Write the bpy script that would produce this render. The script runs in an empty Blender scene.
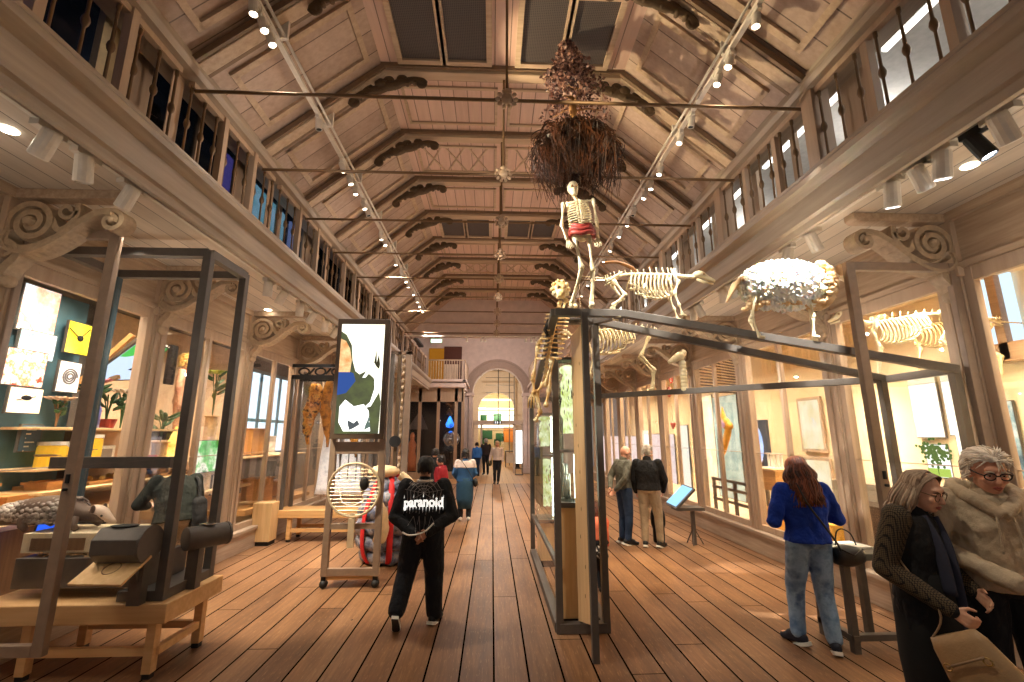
import bpy, math, random
from mathutils import Vector as V, Matrix
SC=bpy.context.scene; COL=SC.collection
rnd=random.Random(7); PI=math.pi
X_,Y_,Z_=V((1,0,0)),V((0,1,0)),V((0,0,1))
XC=.125; HW=4.42; HF=3.1          # hall centre line, half width at the glazed walls, at the gallery fronts
# ---------------------------------------------------------------- mesh helpers
class MB:
    def __init__(s,world=False): s.v=[];s.f=[];s.mi=[];s.cur=0;s.w=world
    def add(s,vs,fs):
        o=len(s.v); s.v+=[V(p) for p in vs]; s.f+=[[i+o for i in f] for f in fs]; s.mi+=[s.cur]*len(fs); return s
    def box(s,c,sz,rot=None):
        c=V(c);h=[x/2 for x in sz]
        vs=[V((x*h[0],y*h[1],z*h[2])) for x in(-1,1) for y in(-1,1) for z in(-1,1)]
        if rot is not None: vs=[rot@p for p in vs]
        return s.add([c+p for p in vs],[(0,1,3,2),(4,6,7,5),(0,4,5,1),(2,3,7,6),(0,2,6,4),(1,5,7,3)])
    def b2(s,x0,x1,y0,y1,z0,z1): return s.box(((x0+x1)/2,(y0+y1)/2,(z0+z1)/2),(abs(x1-x0),abs(y1-y0),abs(z1-z0)))
    def bar(s,a,b,w,h=None,up=Z_):
        a,b=V(a),V(b);h=h or w;d=(b-a).normalized();u=V(up)
        if abs(d.dot(u))>.98:u=Y_
        x=d.cross(u).normalized();z=x.cross(d)
        vs=[p+x*(i*w/2)+z*(j*h/2) for p in(a,b) for i,j in((-1,-1),(1,-1),(1,1),(-1,1))]
        return s.add(vs,[(3,2,1,0),(4,5,6,7),(0,1,5,4),(1,2,6,5),(2,3,7,6),(3,0,4,7)])
    def rings(s,rs,caps=True):
        n=len(rs[0]);vs=[p for r in rs for p in r];fs=[]
        for k in range(len(rs)-1):
            for i in range(n):
                j=(i+1)%n;fs.append((k*n+i,k*n+j,(k+1)*n+j,(k+1)*n+i))
        if caps: fs.append(tuple(range(n-1,-1,-1)));fs.append(tuple((len(rs)-1)*n+i for i in range(n)))
        return s.add(vs,fs)
    def tube(s,pts,r,n=8,flat=1.,caps=True):
        pts=[V(p) for p in pts];m=len(pts)
        if not hasattr(r,'__len__'): r=[r]*m
        rs=[];prev=None
        for k,p in enumerate(pts):
            d=(pts[min(k+1,m-1)]-pts[max(k-1,0)])
            d=d.normalized() if d.length>1e-9 else Z_
            if prev is None:
                u=Z_ if abs(d.z)<.9 else X_
                x=d.cross(u).normalized()
            else:
                x=(prev-d*prev.dot(d))
                x=x.normalized() if x.length>1e-6 else d.cross(Z_).normalized()
            prev=x;y=d.cross(x)
            rs.append([p+(x*math.cos(2*PI*i/n)+y*math.sin(2*PI*i/n)*flat)*r[k] for i in range(n)])
        return s.rings(rs,caps)
    def cap(s,a,b,ra,rb=None,n=10):
        a,b=V(a),V(b);rb=ra if rb is None else rb
        d=(b-a); d=d.normalized() if d.length>1e-6 else Z_
        P=[];Rr=[]
        for t in(-1,-.8,-.45): P.append(a+d*ra*t);Rr.append(max(.02*ra,ra*math.sqrt(1-t*t)))
        P+=[a,b];Rr+=[ra,rb]
        for t in(.45,.8,1): P.append(b+d*rb*t);Rr.append(max(.02*rb,rb*math.sqrt(1-t*t)))
        return s.tube(P,Rr,n)
    def ell(s,c,r,rot=None,n=14,m=8):
        c=V(c)
        if not hasattr(r,'__len__'): r=(r,r,r)
        rs=[]
        for k in range(m+1):
            t=-PI/2+PI*k/m; t=max(-PI/2+.06,min(PI/2-.06,t)); q=[]
            for i in range(n):
                a=2*PI*i/n;p=V((r[0]*math.cos(t)*math.cos(a),r[1]*math.cos(t)*math.sin(a),r[2]*math.sin(t)))
                q.append(c+(rot@p if rot is not None else p))
            rs.append(q)
        return s.rings(rs)
    def lathe(s,prof,c=(0,0,0),n=16,rot=None,sx=1,sy=1):
        c=V(c);rs=[]
        for r,z in prof:
            q=[]
            for i in range(n):
                a=2*PI*i/n;p=V((max(r,1e-4)*math.cos(a)*sx,max(r,1e-4)*math.sin(a)*sy,z))
                q.append(c+(rot@p if rot is not None else p))
            rs.append(q)
        return s.rings(rs)
    def prism(s,poly,o,ux,uy,d):
        o,ux,uy=V(o),V(ux),V(uy);nn=ux.cross(uy).normalized()*d;n=len(poly)
        vs=[o+ux*x+uy*y-nn/2 for x,y in poly]+[o+ux*x+uy*y+nn/2 for x,y in poly]
        fs=[tuple(range(n-1,-1,-1)),tuple(range(n,2*n))]+[(i,(i+1)%n,n+(i+1)%n,n+i) for i in range(n)]
        return s.add(vs,fs)
    def ribbon(s,pts,w,o,ux,uy,d):
        """flat band following 2-D points, width w (number or list) in its plane, thickness d"""
        o,ux,uy=V(o),V(ux),V(uy);nn=ux.cross(uy).normalized();m=len(pts);rs=[]
        if not hasattr(w,'__len__'): w=[w]*m
        for k,(x,y) in enumerate(pts):
            x0,y0=pts[max(k-1,0)];x1,y1=pts[min(k+1,m-1)];L=math.hypot(x1-x0,y1-y0) or 1
            tx,ty=-(y1-y0)/L,(x1-x0)/L;h=w[k]/2
            p=o+ux*x+uy*y;q=(ux*tx+uy*ty)*h
            rs.append([p-q-nn*d/2,p+q-nn*d/2,p+q+nn*d/2,p-q+nn*d/2])
        return s.rings(rs)
    def quad(s,*p): return s.add(p,[tuple(range(len(p)))])
    def build(s,name,mat,parent=None,smooth=False,bev=0,keep=False,seg=2):
        me=bpy.data.meshes.new(name);vs=s.v;off=V((0,0,0))
        if parent is not None:
            if s.w: off=WL.get(parent.name,off)
        elif not keep:
            xs=[p.x for p in vs];ys=[p.y for p in vs];off=V(((min(xs)+max(xs))/2,(min(ys)+max(ys))/2,min(p.z for p in vs)))
        me.from_pydata([tuple(p-off) for p in vs],[],s.f)
        mats=mat if isinstance(mat,(list,tuple)) else [mat]
        for m in mats: me.materials.append(m)
        if len(mats)>1: me.polygons.foreach_set('material_index',s.mi)
        if smooth: me.polygons.foreach_set('use_smooth',[True]*len(me.polygons))
        import bmesh
        bm=bmesh.new();bm.from_mesh(me);bmesh.ops.recalc_face_normals(bm,faces=bm.faces);bm.to_mesh(me);bm.free()
        me.update();o=bpy.data.objects.new(name,me);COL.objects.link(o)
        if parent is not None:
            o.parent=parent; WL[o.name]=WL.get(parent.name,V((0,0,0)))
        else: o.location=off; WL[o.name]=off.copy()
        if bev:
            b=o.modifiers.new('b','BEVEL');b.width=bev;b.segments=seg;b.limit_method='ANGLE';b.angle_limit=.6
        return o
WL={}
def thing(name,label,cat,loc=(0,0,0),rz=0,group=None):
    o=bpy.data.objects.new(name,None);o.empty_display_size=.1;COL.objects.link(o)
    o.location=loc;o.rotation_euler=(0,0,rz);WL[o.name]=V(loc);tag(o,label,cat,group);return o
def tag(o,label=None,cat=None,group=None,kind=None):
    if label:o['label']=label
    if cat:o['category']=cat
    if group:o['group']=group
    if kind:o['kind']=kind
    return o
def struct(mb,name,mat,label=None,**k):
    o=mb.build(name,mat,None,keep=True,**k);o['kind']='structure'
    if label:o['label']=label
    return o
def copy_tree(o,loc=None,rz=None,label=None,parent=None):
    c=o.copy();COL.objects.link(c)
    if parent is not None:c.parent=parent
    if loc is not None:c.location=loc
    if rz is not None:c.rotation_euler=(0,0,rz)
    if label:c['label']=label
    for ch in list(o.children): copy_tree(ch,parent=c)
    return c
def Rm(x=0,y=0,z=0): return (Matrix.Rotation(z,3,'Z')@Matrix.Rotation(y,3,'Y')@Matrix.Rotation(x,3,'X'))
# ---------------------------------------------------------------- camera: 16 mm lens, 1.93 m up
CAMR=Matrix(((9.99078247e-01,-7.78839690e-03,4.22137185e-02),(-4.29168739e-02,-2.01709307e-01,9.78504725e-01),(-8.93916748e-04,9.79414466e-01,2.01857635e-01)))
EYE=V((0,0,1.93))
cd=bpy.data.cameras.new('camera');cam=bpy.data.objects.new('camera',cd);COL.objects.link(cam)
cd.sensor_width=36;cd.lens=456/1024*36;cd.clip_end=200;cd.clip_start=.05
# image axes are (right, down->up, forward); Blender's camera looks along its -Z
cR=Matrix((CAMR.col[0],CAMR.col[1],-CAMR.col[2])).transposed()
cam.matrix_world=Matrix.Translation(EYE)@cR.to_4x4();SC.camera=cam
def ray(x,y): return CAMR@V((x-512.,341.-y,456.))
def gz(x,y,z=0.):d=ray(x,y);return EYE+d*((z-EYE.z)/d.z)
def gx(x,y,X):d=ray(x,y);return EYE+d*(X/d.x)
def gy(x,y,Y):d=ray(x,y);return EYE+d*(Y/d.y)
# ---------------------------------------------------------------- materials
def srgb(r,g,b): return tuple(((c/255)/12.92 if c<=10 else ((c/255+.055)/1.055)**2.4) for c in(r,g,b))
class NT:
    def __init__(s,name):
        s.m=bpy.data.materials.new(name);s.m.use_nodes=True;s.t=s.m.node_tree;s.n=s.t.nodes;s.n.clear()
        s.out=s.n.new('ShaderNodeOutputMaterial')
    def node(s,t,**k):
        n=s.n.new(t)
        for a,b in k.items(): setattr(n,a,b)
        return n
    def put(s,inp,v):
        if isinstance(v,bpy.types.NodeSocket): s.t.links.new(v,inp)
        elif v is not None:
            if inp.type=='RGBA' and len(v)==3: v=(*v,1)
            inp.default_value=v
    def ma(s,op,a,b=None,c=None):
        n=s.node('ShaderNodeMath',operation=op)
        for i,v in enumerate((a,b,c)):
            if v is not None:s.put(n.inputs[i],v)
        return n.outputs[0]
    def co(s): return s.node('ShaderNodeTexCoord').outputs['Object']
    def sep(s,v):
        n=s.node('ShaderNodeSeparateXYZ');s.put(n.inputs[0],v);return n.outputs
    def comb(s,x,y,z):
        n=s.node('ShaderNodeCombineXYZ')
        for i,v in enumerate((x,y,z)):s.put(n.inputs[i],v)
        return n.outputs[0]
    def scale(s,v,sc):
        n=s.node('ShaderNodeMapping');s.put(n.inputs[0],v);n.inputs['Scale'].default_value=sc;return n.outputs[0]
    def noise(s,v,sc,det=4,rough=.55,out=0):
        n=s.node('ShaderNodeTexNoise');s.put(n.inputs['Vector'],v);n.inputs['Scale'].default_value=sc;n.inputs['Detail'].default_value=det;n.inputs['Roughness'].default_value=rough;return n.outputs[out]
    def white(s,v):
        n=s.node('ShaderNodeTexWhiteNoise',noise_dimensions='1D');s.put(n.inputs['W'],v);return n.outputs[0]
    def ramp(s,f,*st):
        n=s.node('ShaderNodeValToRGB');e=n.color_ramp.elements
        while len(e)<len(st):e.new(.5)
        for i,(p,c) in enumerate(st):e[i].position=p;e[i].color=(*c,1) if len(c)==3 else c
        s.put(n.inputs[0],f);return n.outputs[0]
    def mix(s,f,a,b,mode='MIX'):
        n=s.node('ShaderNodeMix',data_type='RGBA',blend_type=mode);s.put(n.inputs[0],f);s.put(n.inputs[6],a);s.put(n.inputs[7],b);return n.outputs[2]
    def bump(s,h,st=.3,d=.02):
        n=s.node('ShaderNodeBump');n.inputs['Strength'].default_value=st;n.inputs['Distance'].default_value=d;s.put(n.inputs['Height'],h);return n.outputs[0]
    def pr(s,col,rough=.5,metal=0,nrm=None,em=None,es=0,**k):
        p=s.node('ShaderNodeBsdfPrincipled');s.put(p.inputs['Base Color'],col);s.put(p.inputs['Roughness'],rough);p.inputs['Metallic'].default_value=metal
        if nrm is not None:s.put(p.inputs['Normal'],nrm)
        if em is not None:s.put(p.inputs['Emission Color'],em);p.inputs['Emission Strength'].default_value=es
        for a,b in k.items():s.put(p.inputs[a],b)
        s.t.links.new(p.outputs[0],s.out.inputs[0]);return s.m
MC={}
def flat(name,rgb,rough=.5,metal=0,var=.12,sc=14,bump=.0,**k):
    """plain paint, metal or cloth: base colour with a little noise"""
    if name in MC:return MC[name]
    n=NT(name);c=srgb(*rgb);f=n.noise(n.co(),sc)
    col=n.ramp(f,(.25,tuple(x*(1-var) for x in c)),(.75,tuple(min(1,x*(1+var)) for x in c)))
    nr=n.bump(n.noise(n.co(),sc*6,2),bump,.01) if bump else None
    MC[name]=n.pr(col,rough,metal,nr,**k);return MC[name]
def wood(name,a,b,axis=2,sc=1.,rough=.5,bump=.1):
    """long-grained wood along an axis"""
    if name in MC:return MC[name]
    n=NT(name);s=[14*sc]*3;s[axis]=.8*sc;v=n.scale(n.co(),s)
    f=n.noise(v,2.2,6,.62);k=n.noise(n.co(),1.1,2)
    f=n.ma('ADD',n.ma('MULTIPLY',f,.75),n.ma('MULTIPLY',k,.25))
    col=n.ramp(f,(.32,srgb(*a)),(.66,srgb(*b)))
    MC[name]=n.pr(col,rough,0,n.bump(f,bump,.01));return MC[name]
def boards(name,a,b,axis,w,grain,line=.035,dark=.35,rough=.55):
    """painted or bare boards: joints every w along axis, grain along another"""
    if name in MC:return MC[name]
    n=NT(name);co=n.co();x=n.sep(co)[axis];u=n.ma('DIVIDE',x,w);i=n.ma('FLOOR',u);fr=n.ma('FRACT',u)
    e=n.ma('MINIMUM',fr,n.ma('SUBTRACT',1.,fr));ln=n.ma('GREATER_THAN',e,line)
    s=[9]*3;s[grain]=.7;f=n.noise(n.scale(co,s),2.,5,.6)
    f=n.ma('ADD',n.ma('MULTIPLY',f,.7),n.ma('MULTIPLY',n.white(i),.3))
    col=n.ramp(f,(.25,srgb(*a)),(.75,srgb(*b)))
    col=n.mix(ln,tuple(x*dark for x in srgb(*a)),col)
    MC[name]=n.pr(col,rough,0,n.bump(ln,.5,.01));return MC[name]
def emit(name,rgb,st,var=None):
    if name in MC:return MC[name]
    n=NT(name);e=n.node('ShaderNodeEmission');c=srgb(*rgb)
    if var: c=n.ramp(n.noise(n.co(),var[1],5),(.35,c),(.65,srgb(*var[0])))
    n.put(e.inputs[0],c);e.inputs[1].default_value=st;n.t.links.new(e.outputs[0],n.out.inputs[0]);MC[name]=n.m;return n.m
def glassm(name,tint=(1,1,1),refl=.07,rough=.02):
    """thin pane: mostly clear with a faint mirror"""
    if name in MC:return MC[name]
    n=NT(name);t=n.node('ShaderNodeBsdfTransparent');n.put(t.inputs[0],tint);g=n.node('ShaderNodeBsdfGlossy');g.inputs['Roughness'].default_value=rough
    fr=n.node('ShaderNodeFresnel');fr.inputs[0].default_value=1.3
    m=n.node('ShaderNodeMixShader');n.put(m.inputs[0],n.ma('ADD',n.ma('MULTIPLY',fr.outputs[0],.35),refl*.3));n.t.links.new(t.outputs[0],m.inputs[1]);n.t.links.new(g.outputs[0],m.inputs[2]);n.t.links.new(m.outputs[0],n.out.inputs[0])
    MC[name]=n.m;return n.m
def cloth(name,rgb,rough=.9,fold=.9,sc=9,sheen=.3):
    if name in MC:return MC[name]
    n=NT(name);c=srgb(*rgb);co=n.co();f=n.noise(n.scale(co,(1,1,.7)),sc,3,.5);g=n.noise(co,160,2)
    col=n.ramp(n.ma('ADD',n.ma('MULTIPLY',f,.7),n.ma('MULTIPLY',g,.3)),(.3,tuple(x*.8 for x in c)),(.7,tuple(min(1,x*1.18) for x in c)))
    MC[name]=n.pr(col,rough,0,n.bump(n.ma('ADD',f,n.ma('MULTIPLY',g,.04)),fold,.06));return MC[name]
def floor_mat():
    n=NT('oiled_floor_planks');co=n.co();x,y,z=n.sep(co);W=.283
    u=n.ma('DIVIDE',n.ma('ADD',x,FX),W);i=n.ma('FLOOR',u);fr=n.ma('FRACT',u);e=n.ma('MINIMUM',fr,n.ma('SUBTRACT',1.,fr))
    l1=n.ma('GREATER_THAN',e,.03)
    v=n.ma('DIVIDE',n.ma('ADD',y,n.ma('MULTIPLY',n.white(i),4.)),4.2);j=n.ma('FLOOR',v);g=n.ma('FRACT',v)
    l2=n.ma('GREATER_THAN',n.ma('MINIMUM',g,n.ma('SUBTRACT',1.,g)),.0012);ln=n.ma('MULTIPLY',l1,l2)
    idn=n.white(n.ma('ADD',n.ma('MULTIPLY',i,7.31),n.ma('MULTIPLY',j,3.77)))
    gv=n.comb(n.ma('MULTIPLY',x,16.),n.ma('MULTIPLY',y,.9),n.ma('MULTIPLY',i,5.))
    f=n.noise(gv,1.6,7,.65);big=n.noise(n.scale(co,(1.3,.5,1)),1.5,3);scr=n.noise(n.scale(co,(60,6,1)),1.4,3)
    t=n.ma('ADD',n.ma('ADD',n.ma('MULTIPLY',f,.5),n.ma('MULTIPLY',idn,.14)),n.ma('MULTIPLY',big,.34))
    col=n.ramp(t,(.28,srgb(84,57,39)),(.5,srgb(134,97,68)),(.75,srgb(180,137,98)))
    kn=n.node('ShaderNodeTexVoronoi');n.put(kn.inputs['Vector'],n.scale(co,(1,.6,1)));kn.inputs['Scale'].default_value=2.3
    col=n.mix(n.ma('LESS_THAN',kn.outputs[0],.028),col,srgb(70,42,26))
    col=n.mix(n.ma('MULTIPLY',n.ma('GREATER_THAN',scr,.62),.25),col,srgb(205,165,120))
    col=n.mix(ln,srgb(14,8,5),col)
    return n.pr(col,n.ma('ADD',.34,n.ma('MULTIPLY',f,.22)),0,n.bump(n.ma('ADD',ln,n.ma('MULTIPLY',f,.15)),.5,.008),**{'Specular IOR Level':n.ma('MULTIPLY',ln,.28)})
def perf_mat():
    """dark perforated sheet over the roof lights"""
    n=NT('perforated_sheet');x,y,z=n.sep(n.co());W=.022
    a=n.ma('SUBTRACT',n.ma('FRACT',n.ma('DIVIDE',x,W)),.5);b=n.ma('SUBTRACT',n.ma('FRACT',n.ma('DIVIDE',y,W)),.5)
    r=n.ma('ADD',n.ma('MULTIPLY',a,a),n.ma('MULTIPLY',b,b));h=n.ma('LESS_THAN',r,.09)
    return n.pr(n.mix(h,srgb(84,75,70),srgb(36,34,38)),.6)
# ================================================================ THE HALL
FX=-.031
CY=[1.9,3.95,5.85,8.08,10.15,12.2,14.25,16.3,18.35,20.4]        # columns along both walls
TY=[4.04+1.365*k for k in range(-3,9)]                            # roof trusses
YE=24.3;YG=16.25                                                  # end wall, gable above the nave
M_floor=floor_mat()
M_roof=boards('roof_boards',(160,136,118),(196,172,154),1,.3,0,.02,.42)
M_roofx=boards('flat_roof_boards',(196,164,146),(220,190,172),0,.2,1,.03,.42)
M_beam=wood('painted_beams',(168,142,116),(202,178,150),0,.6,.55)
M_dkorn=flat('dark_carved_oak',(92,72,48),.6,bump=.4)
M_sof=boards('soffit_boards',(196,184,168),(222,210,194),0,.21,1,.022,.35)
M_paint=wood('limed_wood_paint',(158,132,108),(198,174,148),1,.7,.5)
M_post=wood('limed_wood_posts',(172,146,122),(190,165,140),2,.5,.5,.04)
M_fas=wood('fascia_paint',(150,134,116),(182,164,144),1,.5,.5)
M_carve=flat('carved_limewood',(176,152,124),.6,var=.2,sc=22,bump=.5)
M_plas=flat('lilac_plaster',(210,192,184),.8,var=.1,sc=5,bump=.2)
M_dark=flat('charcoal_steel',(98,91,85),.45,.2)
M_black=flat('black_matt',(22,21,22),.6)
M_white=flat('white_enamel',(226,218,206),.4)
M_glass=glassm('clear_glass')
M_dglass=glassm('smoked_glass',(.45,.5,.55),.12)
M_iron=flat('bronze_iron',(118,92,64),.5,.4)
M_lamp=emit('lit_lamp_face',(255,240,214),14)
M_cool=emit('cool_lamp_face',(235,243,255),14)
# floor
m=MB();m.b2(-6.2,6.4,-2,19.3,-.1,0);struct(m,'floor',M_floor,'worn brown plank floor of the hall')
M_fl2=boards('pale_floor_planks',(186,140,92),(206,162,110),0,.24,1,.02,.5)
m=MB();m.b2(-6.2,6.4,19.3,40,-.1,0);struct(m,'floor',M_fl2,'paler plank floor under the arch')
# ---- roof: two slopes and a flat top
EZ,KZ,EX,KX=5.56,6.82,3.12,1.65
def roofpt(s,t): # t 0 eave .. 1 knee
    return XC+s*(EX+(KX-EX)*t),EZ+(KZ-EZ)*t
for s,nm in((-1,'left'),(1,'right')):
    m=MB();a=roofpt(s,-.12);b=roofpt(s,1);nx,nz=-s*(KZ-EZ),-(EX-KX);L=math.hypot(nx,nz);ox,oz=-nx/L*.08,-nz/L*.08
    m.prism([(a[0],a[1]),(b[0],b[1]),(b[0]+ox,b[1]+oz+.1),(a[0]+ox,a[1]+oz)],(0,(YG+TY[0])/2-1,0),X_,Z_,YG-TY[0]+2)
    struct(m,'ceiling',M_roof,'boarded %s slope of the hall roof'%nm)
m=MB();m.b2(XC-KX,XC+KX,TY[0]-2,YG,KZ,KZ+.1);struct(m,'ceiling',M_roofx,'flat boarded crown of the hall roof')
# framed panels, trusses
tr=MB();fr=MB();pf=MB();bead=MB()
def bar3(m,a,b,w,h,n):
    m.bar(a,b,w,h,n)
for k,y in enumerate(TY):
    for s in(-1,1):
        a=roofpt(s,-.04);b=roofpt(s,1);n=V((-s*(KZ-EZ),0,-(EX-KX))).normalized()
        A=V((a[0],y,a[1]))+n*.05;B=V((b[0],y,b[1]))+n*.05
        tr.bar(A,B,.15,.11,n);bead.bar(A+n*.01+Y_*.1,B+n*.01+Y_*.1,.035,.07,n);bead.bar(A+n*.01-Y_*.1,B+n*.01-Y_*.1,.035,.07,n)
        if k+1<len(TY):
            y2=TY[k+1]
            for t0,t1 in((.13,.9),):
                P=[V((*roofpt(s,t),0)) for t in(t0,t1)]
                P=[V((p.x,0,p.y))+n*.015 for p in P]
                for yy in(y+.3,y2-.3): fr.bar(P[0]+Y_*yy,P[1]+Y_*yy,.07,.045,n)
                for p in P: fr.bar(p+Y_*(y+.265),p+Y_*(y2-.265),.07,.045,n)
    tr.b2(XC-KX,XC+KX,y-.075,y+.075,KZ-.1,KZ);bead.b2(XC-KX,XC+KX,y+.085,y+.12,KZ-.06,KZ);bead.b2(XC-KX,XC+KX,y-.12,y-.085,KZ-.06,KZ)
    if k+1<len(TY):
        y2=TY[k+1]
        if k%4==3: # roof lights under perforated sheets
            for x0,x1 in((-1.36,-.83),(-.76,-.22),(.2,.74),(.81,1.34)):
                pf.b2(XC+x0,XC+x1,y+.22,y2-.2,KZ-.012,KZ)
                for xx in(x0-.02,x1+.02): fr.b2(XC+xx-.035,XC+xx+.035,y+.16,y2-.14,KZ-.05,KZ)
            for xx in(-.8,.78):
                for yy in(y+.19,y2-.17): fr.b2(XC+xx-.6,XC+xx+.6,yy-.035,yy+.035,KZ-.045,KZ)
        else:
            for sx in(-1,1):
                for yy in(y+.3,y2-.3): fr.b2(XC+sx*.1,XC+sx*1.45,yy-.02,yy+.02,KZ-.03,KZ)
                for xx in(.1,1.45): fr.b2(XC+sx*xx-.02,XC+sx*xx+.02,y+.28,y2-.28,KZ-.03,KZ)
                if k%4==1:
                    for q in range(3):
                        x0=XC+sx*(.25+q*.4);x1=x0+sx*.32
                        fr.bar((x0,y+.34,KZ-.012),(x1,y2-.34,KZ-.012),.025,.02);fr.bar((x1,y+.34,KZ-.012),(x0,y2-.34,KZ-.012),.025,.02)
struct(tr,'trim_1',M_beam,'painted roof trusses',bev=.01);struct(bead,'trim_2',flat('beam_shadow_moulding',(126,102,78),.6),'mouldings darkened as shadow gaps beside the roof trusses')  # dark bead colour stands for the shadow gaps along the beams
struct(fr,'trim_3',M_beam,'panel mouldings on the roof boards');struct(pf,'trim_4',perf_mat(),'dark perforated roof light panels')
# wall plates, gallery fronts, rails, soffits
PROF=[(3.14,4.08),(3.14,4.0),(3.08,3.99),(3.06,4.05),(3.03,4.07),(3.0,4.27),(2.96,4.29),(2.91,4.33),(2.9,4.38),(2.93,4.42),(2.93,4.45),(2.98,4.48),(3.3,4.48),(3.3,4.08)]
for s,nm in((-1,'left'),(1,'right')):
    m=MB();m.prism([(XC+s*x,z) for x,z in PROF],(0,9.5,0),X_,Z_,23.8);struct(m,'trim_5',M_fas,'moulded front of the %s gallery'%nm)
    m=MB();m.prism([(XC+s*x,z) for x,z in((3.02,5.36),(2.98,5.4),(2.98,5.44),(3.04,5.47),(3.08,5.5),(3.08,5.62),(3.4,5.62),(3.4,5.4),(3.2,5.36))],(0,7.2,0),X_,Z_,18.4);struct(m,'trim_6',M_fas,'wall plate above the %s balustrade'%nm)
    m=MB();m.b2(XC+s*3.14,XC+s*6.3,-2,21.4,4.09,4.4);struct(m,'ceiling',M_sof,'boarded soffit under the %s gallery'%nm)
    m=MB();m.b2(XC+s*3.3,XC+s*6.3,-2,21.4,4.41,4.47);struct(m,'floor',flat('gallery_floor',(90,78,66)),'floor of the %s gallery'%nm)
    # lintel above the cases and plinth below them
    m=MB();m.b2(XC+s*HW,XC+s*(HW+.14),-2,21.4,3.52,4.09);m.b2(XC+s*(HW-.05),XC+s*(HW+.1),-2,21.4,3.5,3.56);m.b2(XC+s*(HW-.06),XC+s*HW,-2,21.4,4.0,4.09)
    struct(m,'wall_'+nm,M_paint,'lintel above the %s wall cases'%nm)
    m=MB();m.b2(XC+s*(HW-.1),XC+s*(HW+.16),-2,21.4,0,.3);m.b2(XC+s*(HW-.13),XC+s*(HW+.16),-2,21.4,.3,.36);struct(m,'baseboard_'+nm,wood('plinth_wood',(150,128,108),(192,170,148),1,.8),'low plinth along the %s wall cases'%nm,bev=.01)
# columns, case frames and glass along both walls
for s,nm in((-1,'left'),(1,'right')):
    X=XC+s*HW;q=0;CS=[c+(.13 if s>0 and i==1 else 0) for i,c in enumerate(CY)]
    for j,y in enumerate(CS):
        m=MB();m.b2(X-s*.05,X+s*.14,y-.095,y+.095,.36,4.09)
        for d in(-.055,.055): m.b2(X-s*.07,X-s*.05,y+d-.02,y+d+.02,.4,3.5)
        m.b2(X-s*.09,X+s*.1,y-.12,y+.12,3.42,3.52)
        o=m.build('wooden_pilaster',M_post,None,bev=.008);o['kind']='structure'
        m=MB();m.prism([(0,0),(.95,0),(.99,.03),(.99,.09),(0,.09)],(X,y,4.0),X_*(-s),Z_,.13)
        o=m.build('trim_7',M_paint,None,bev=.008);o['kind']='structure'
        if j+1<len(CS):
            y2=CS[j+1];g=MB();f=MB()
            for yy in(y+.14,y2-.14): f.b2(X-s*.03,X+s*.04,yy-.043,yy+.043,.36,3.5)
            if j!=1 and j!=0: f.b2(X-s*.03,X+s*.04,(y+y2)/2-.035,(y+y2)/2+.035,.36,3.5)
            for z0,z1 in((3.36,3.5),(.36,.46)): f.b2(X-s*.025,X+s*.035,y+.11,y2-.11,z0,z1)
            f.b2(X-s*.005,X+s*.012,y+.17,y2-.17,1.62,1.632)
            w=thing('window_%d'%(j+1+(10 if s>0 else 0)),None,None,(X,(y+y2)/2,.36));w['kind']='structure'
            f.w=True;f.build('frame',M_post,w,bev=.006)
            
            if not(s<0 and j==1): g=MB(True);g.b2(X,X+s*.008,y+.17,y2-.17,.44,3.38);g.build('glass_pane',M_glass,w)
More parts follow.
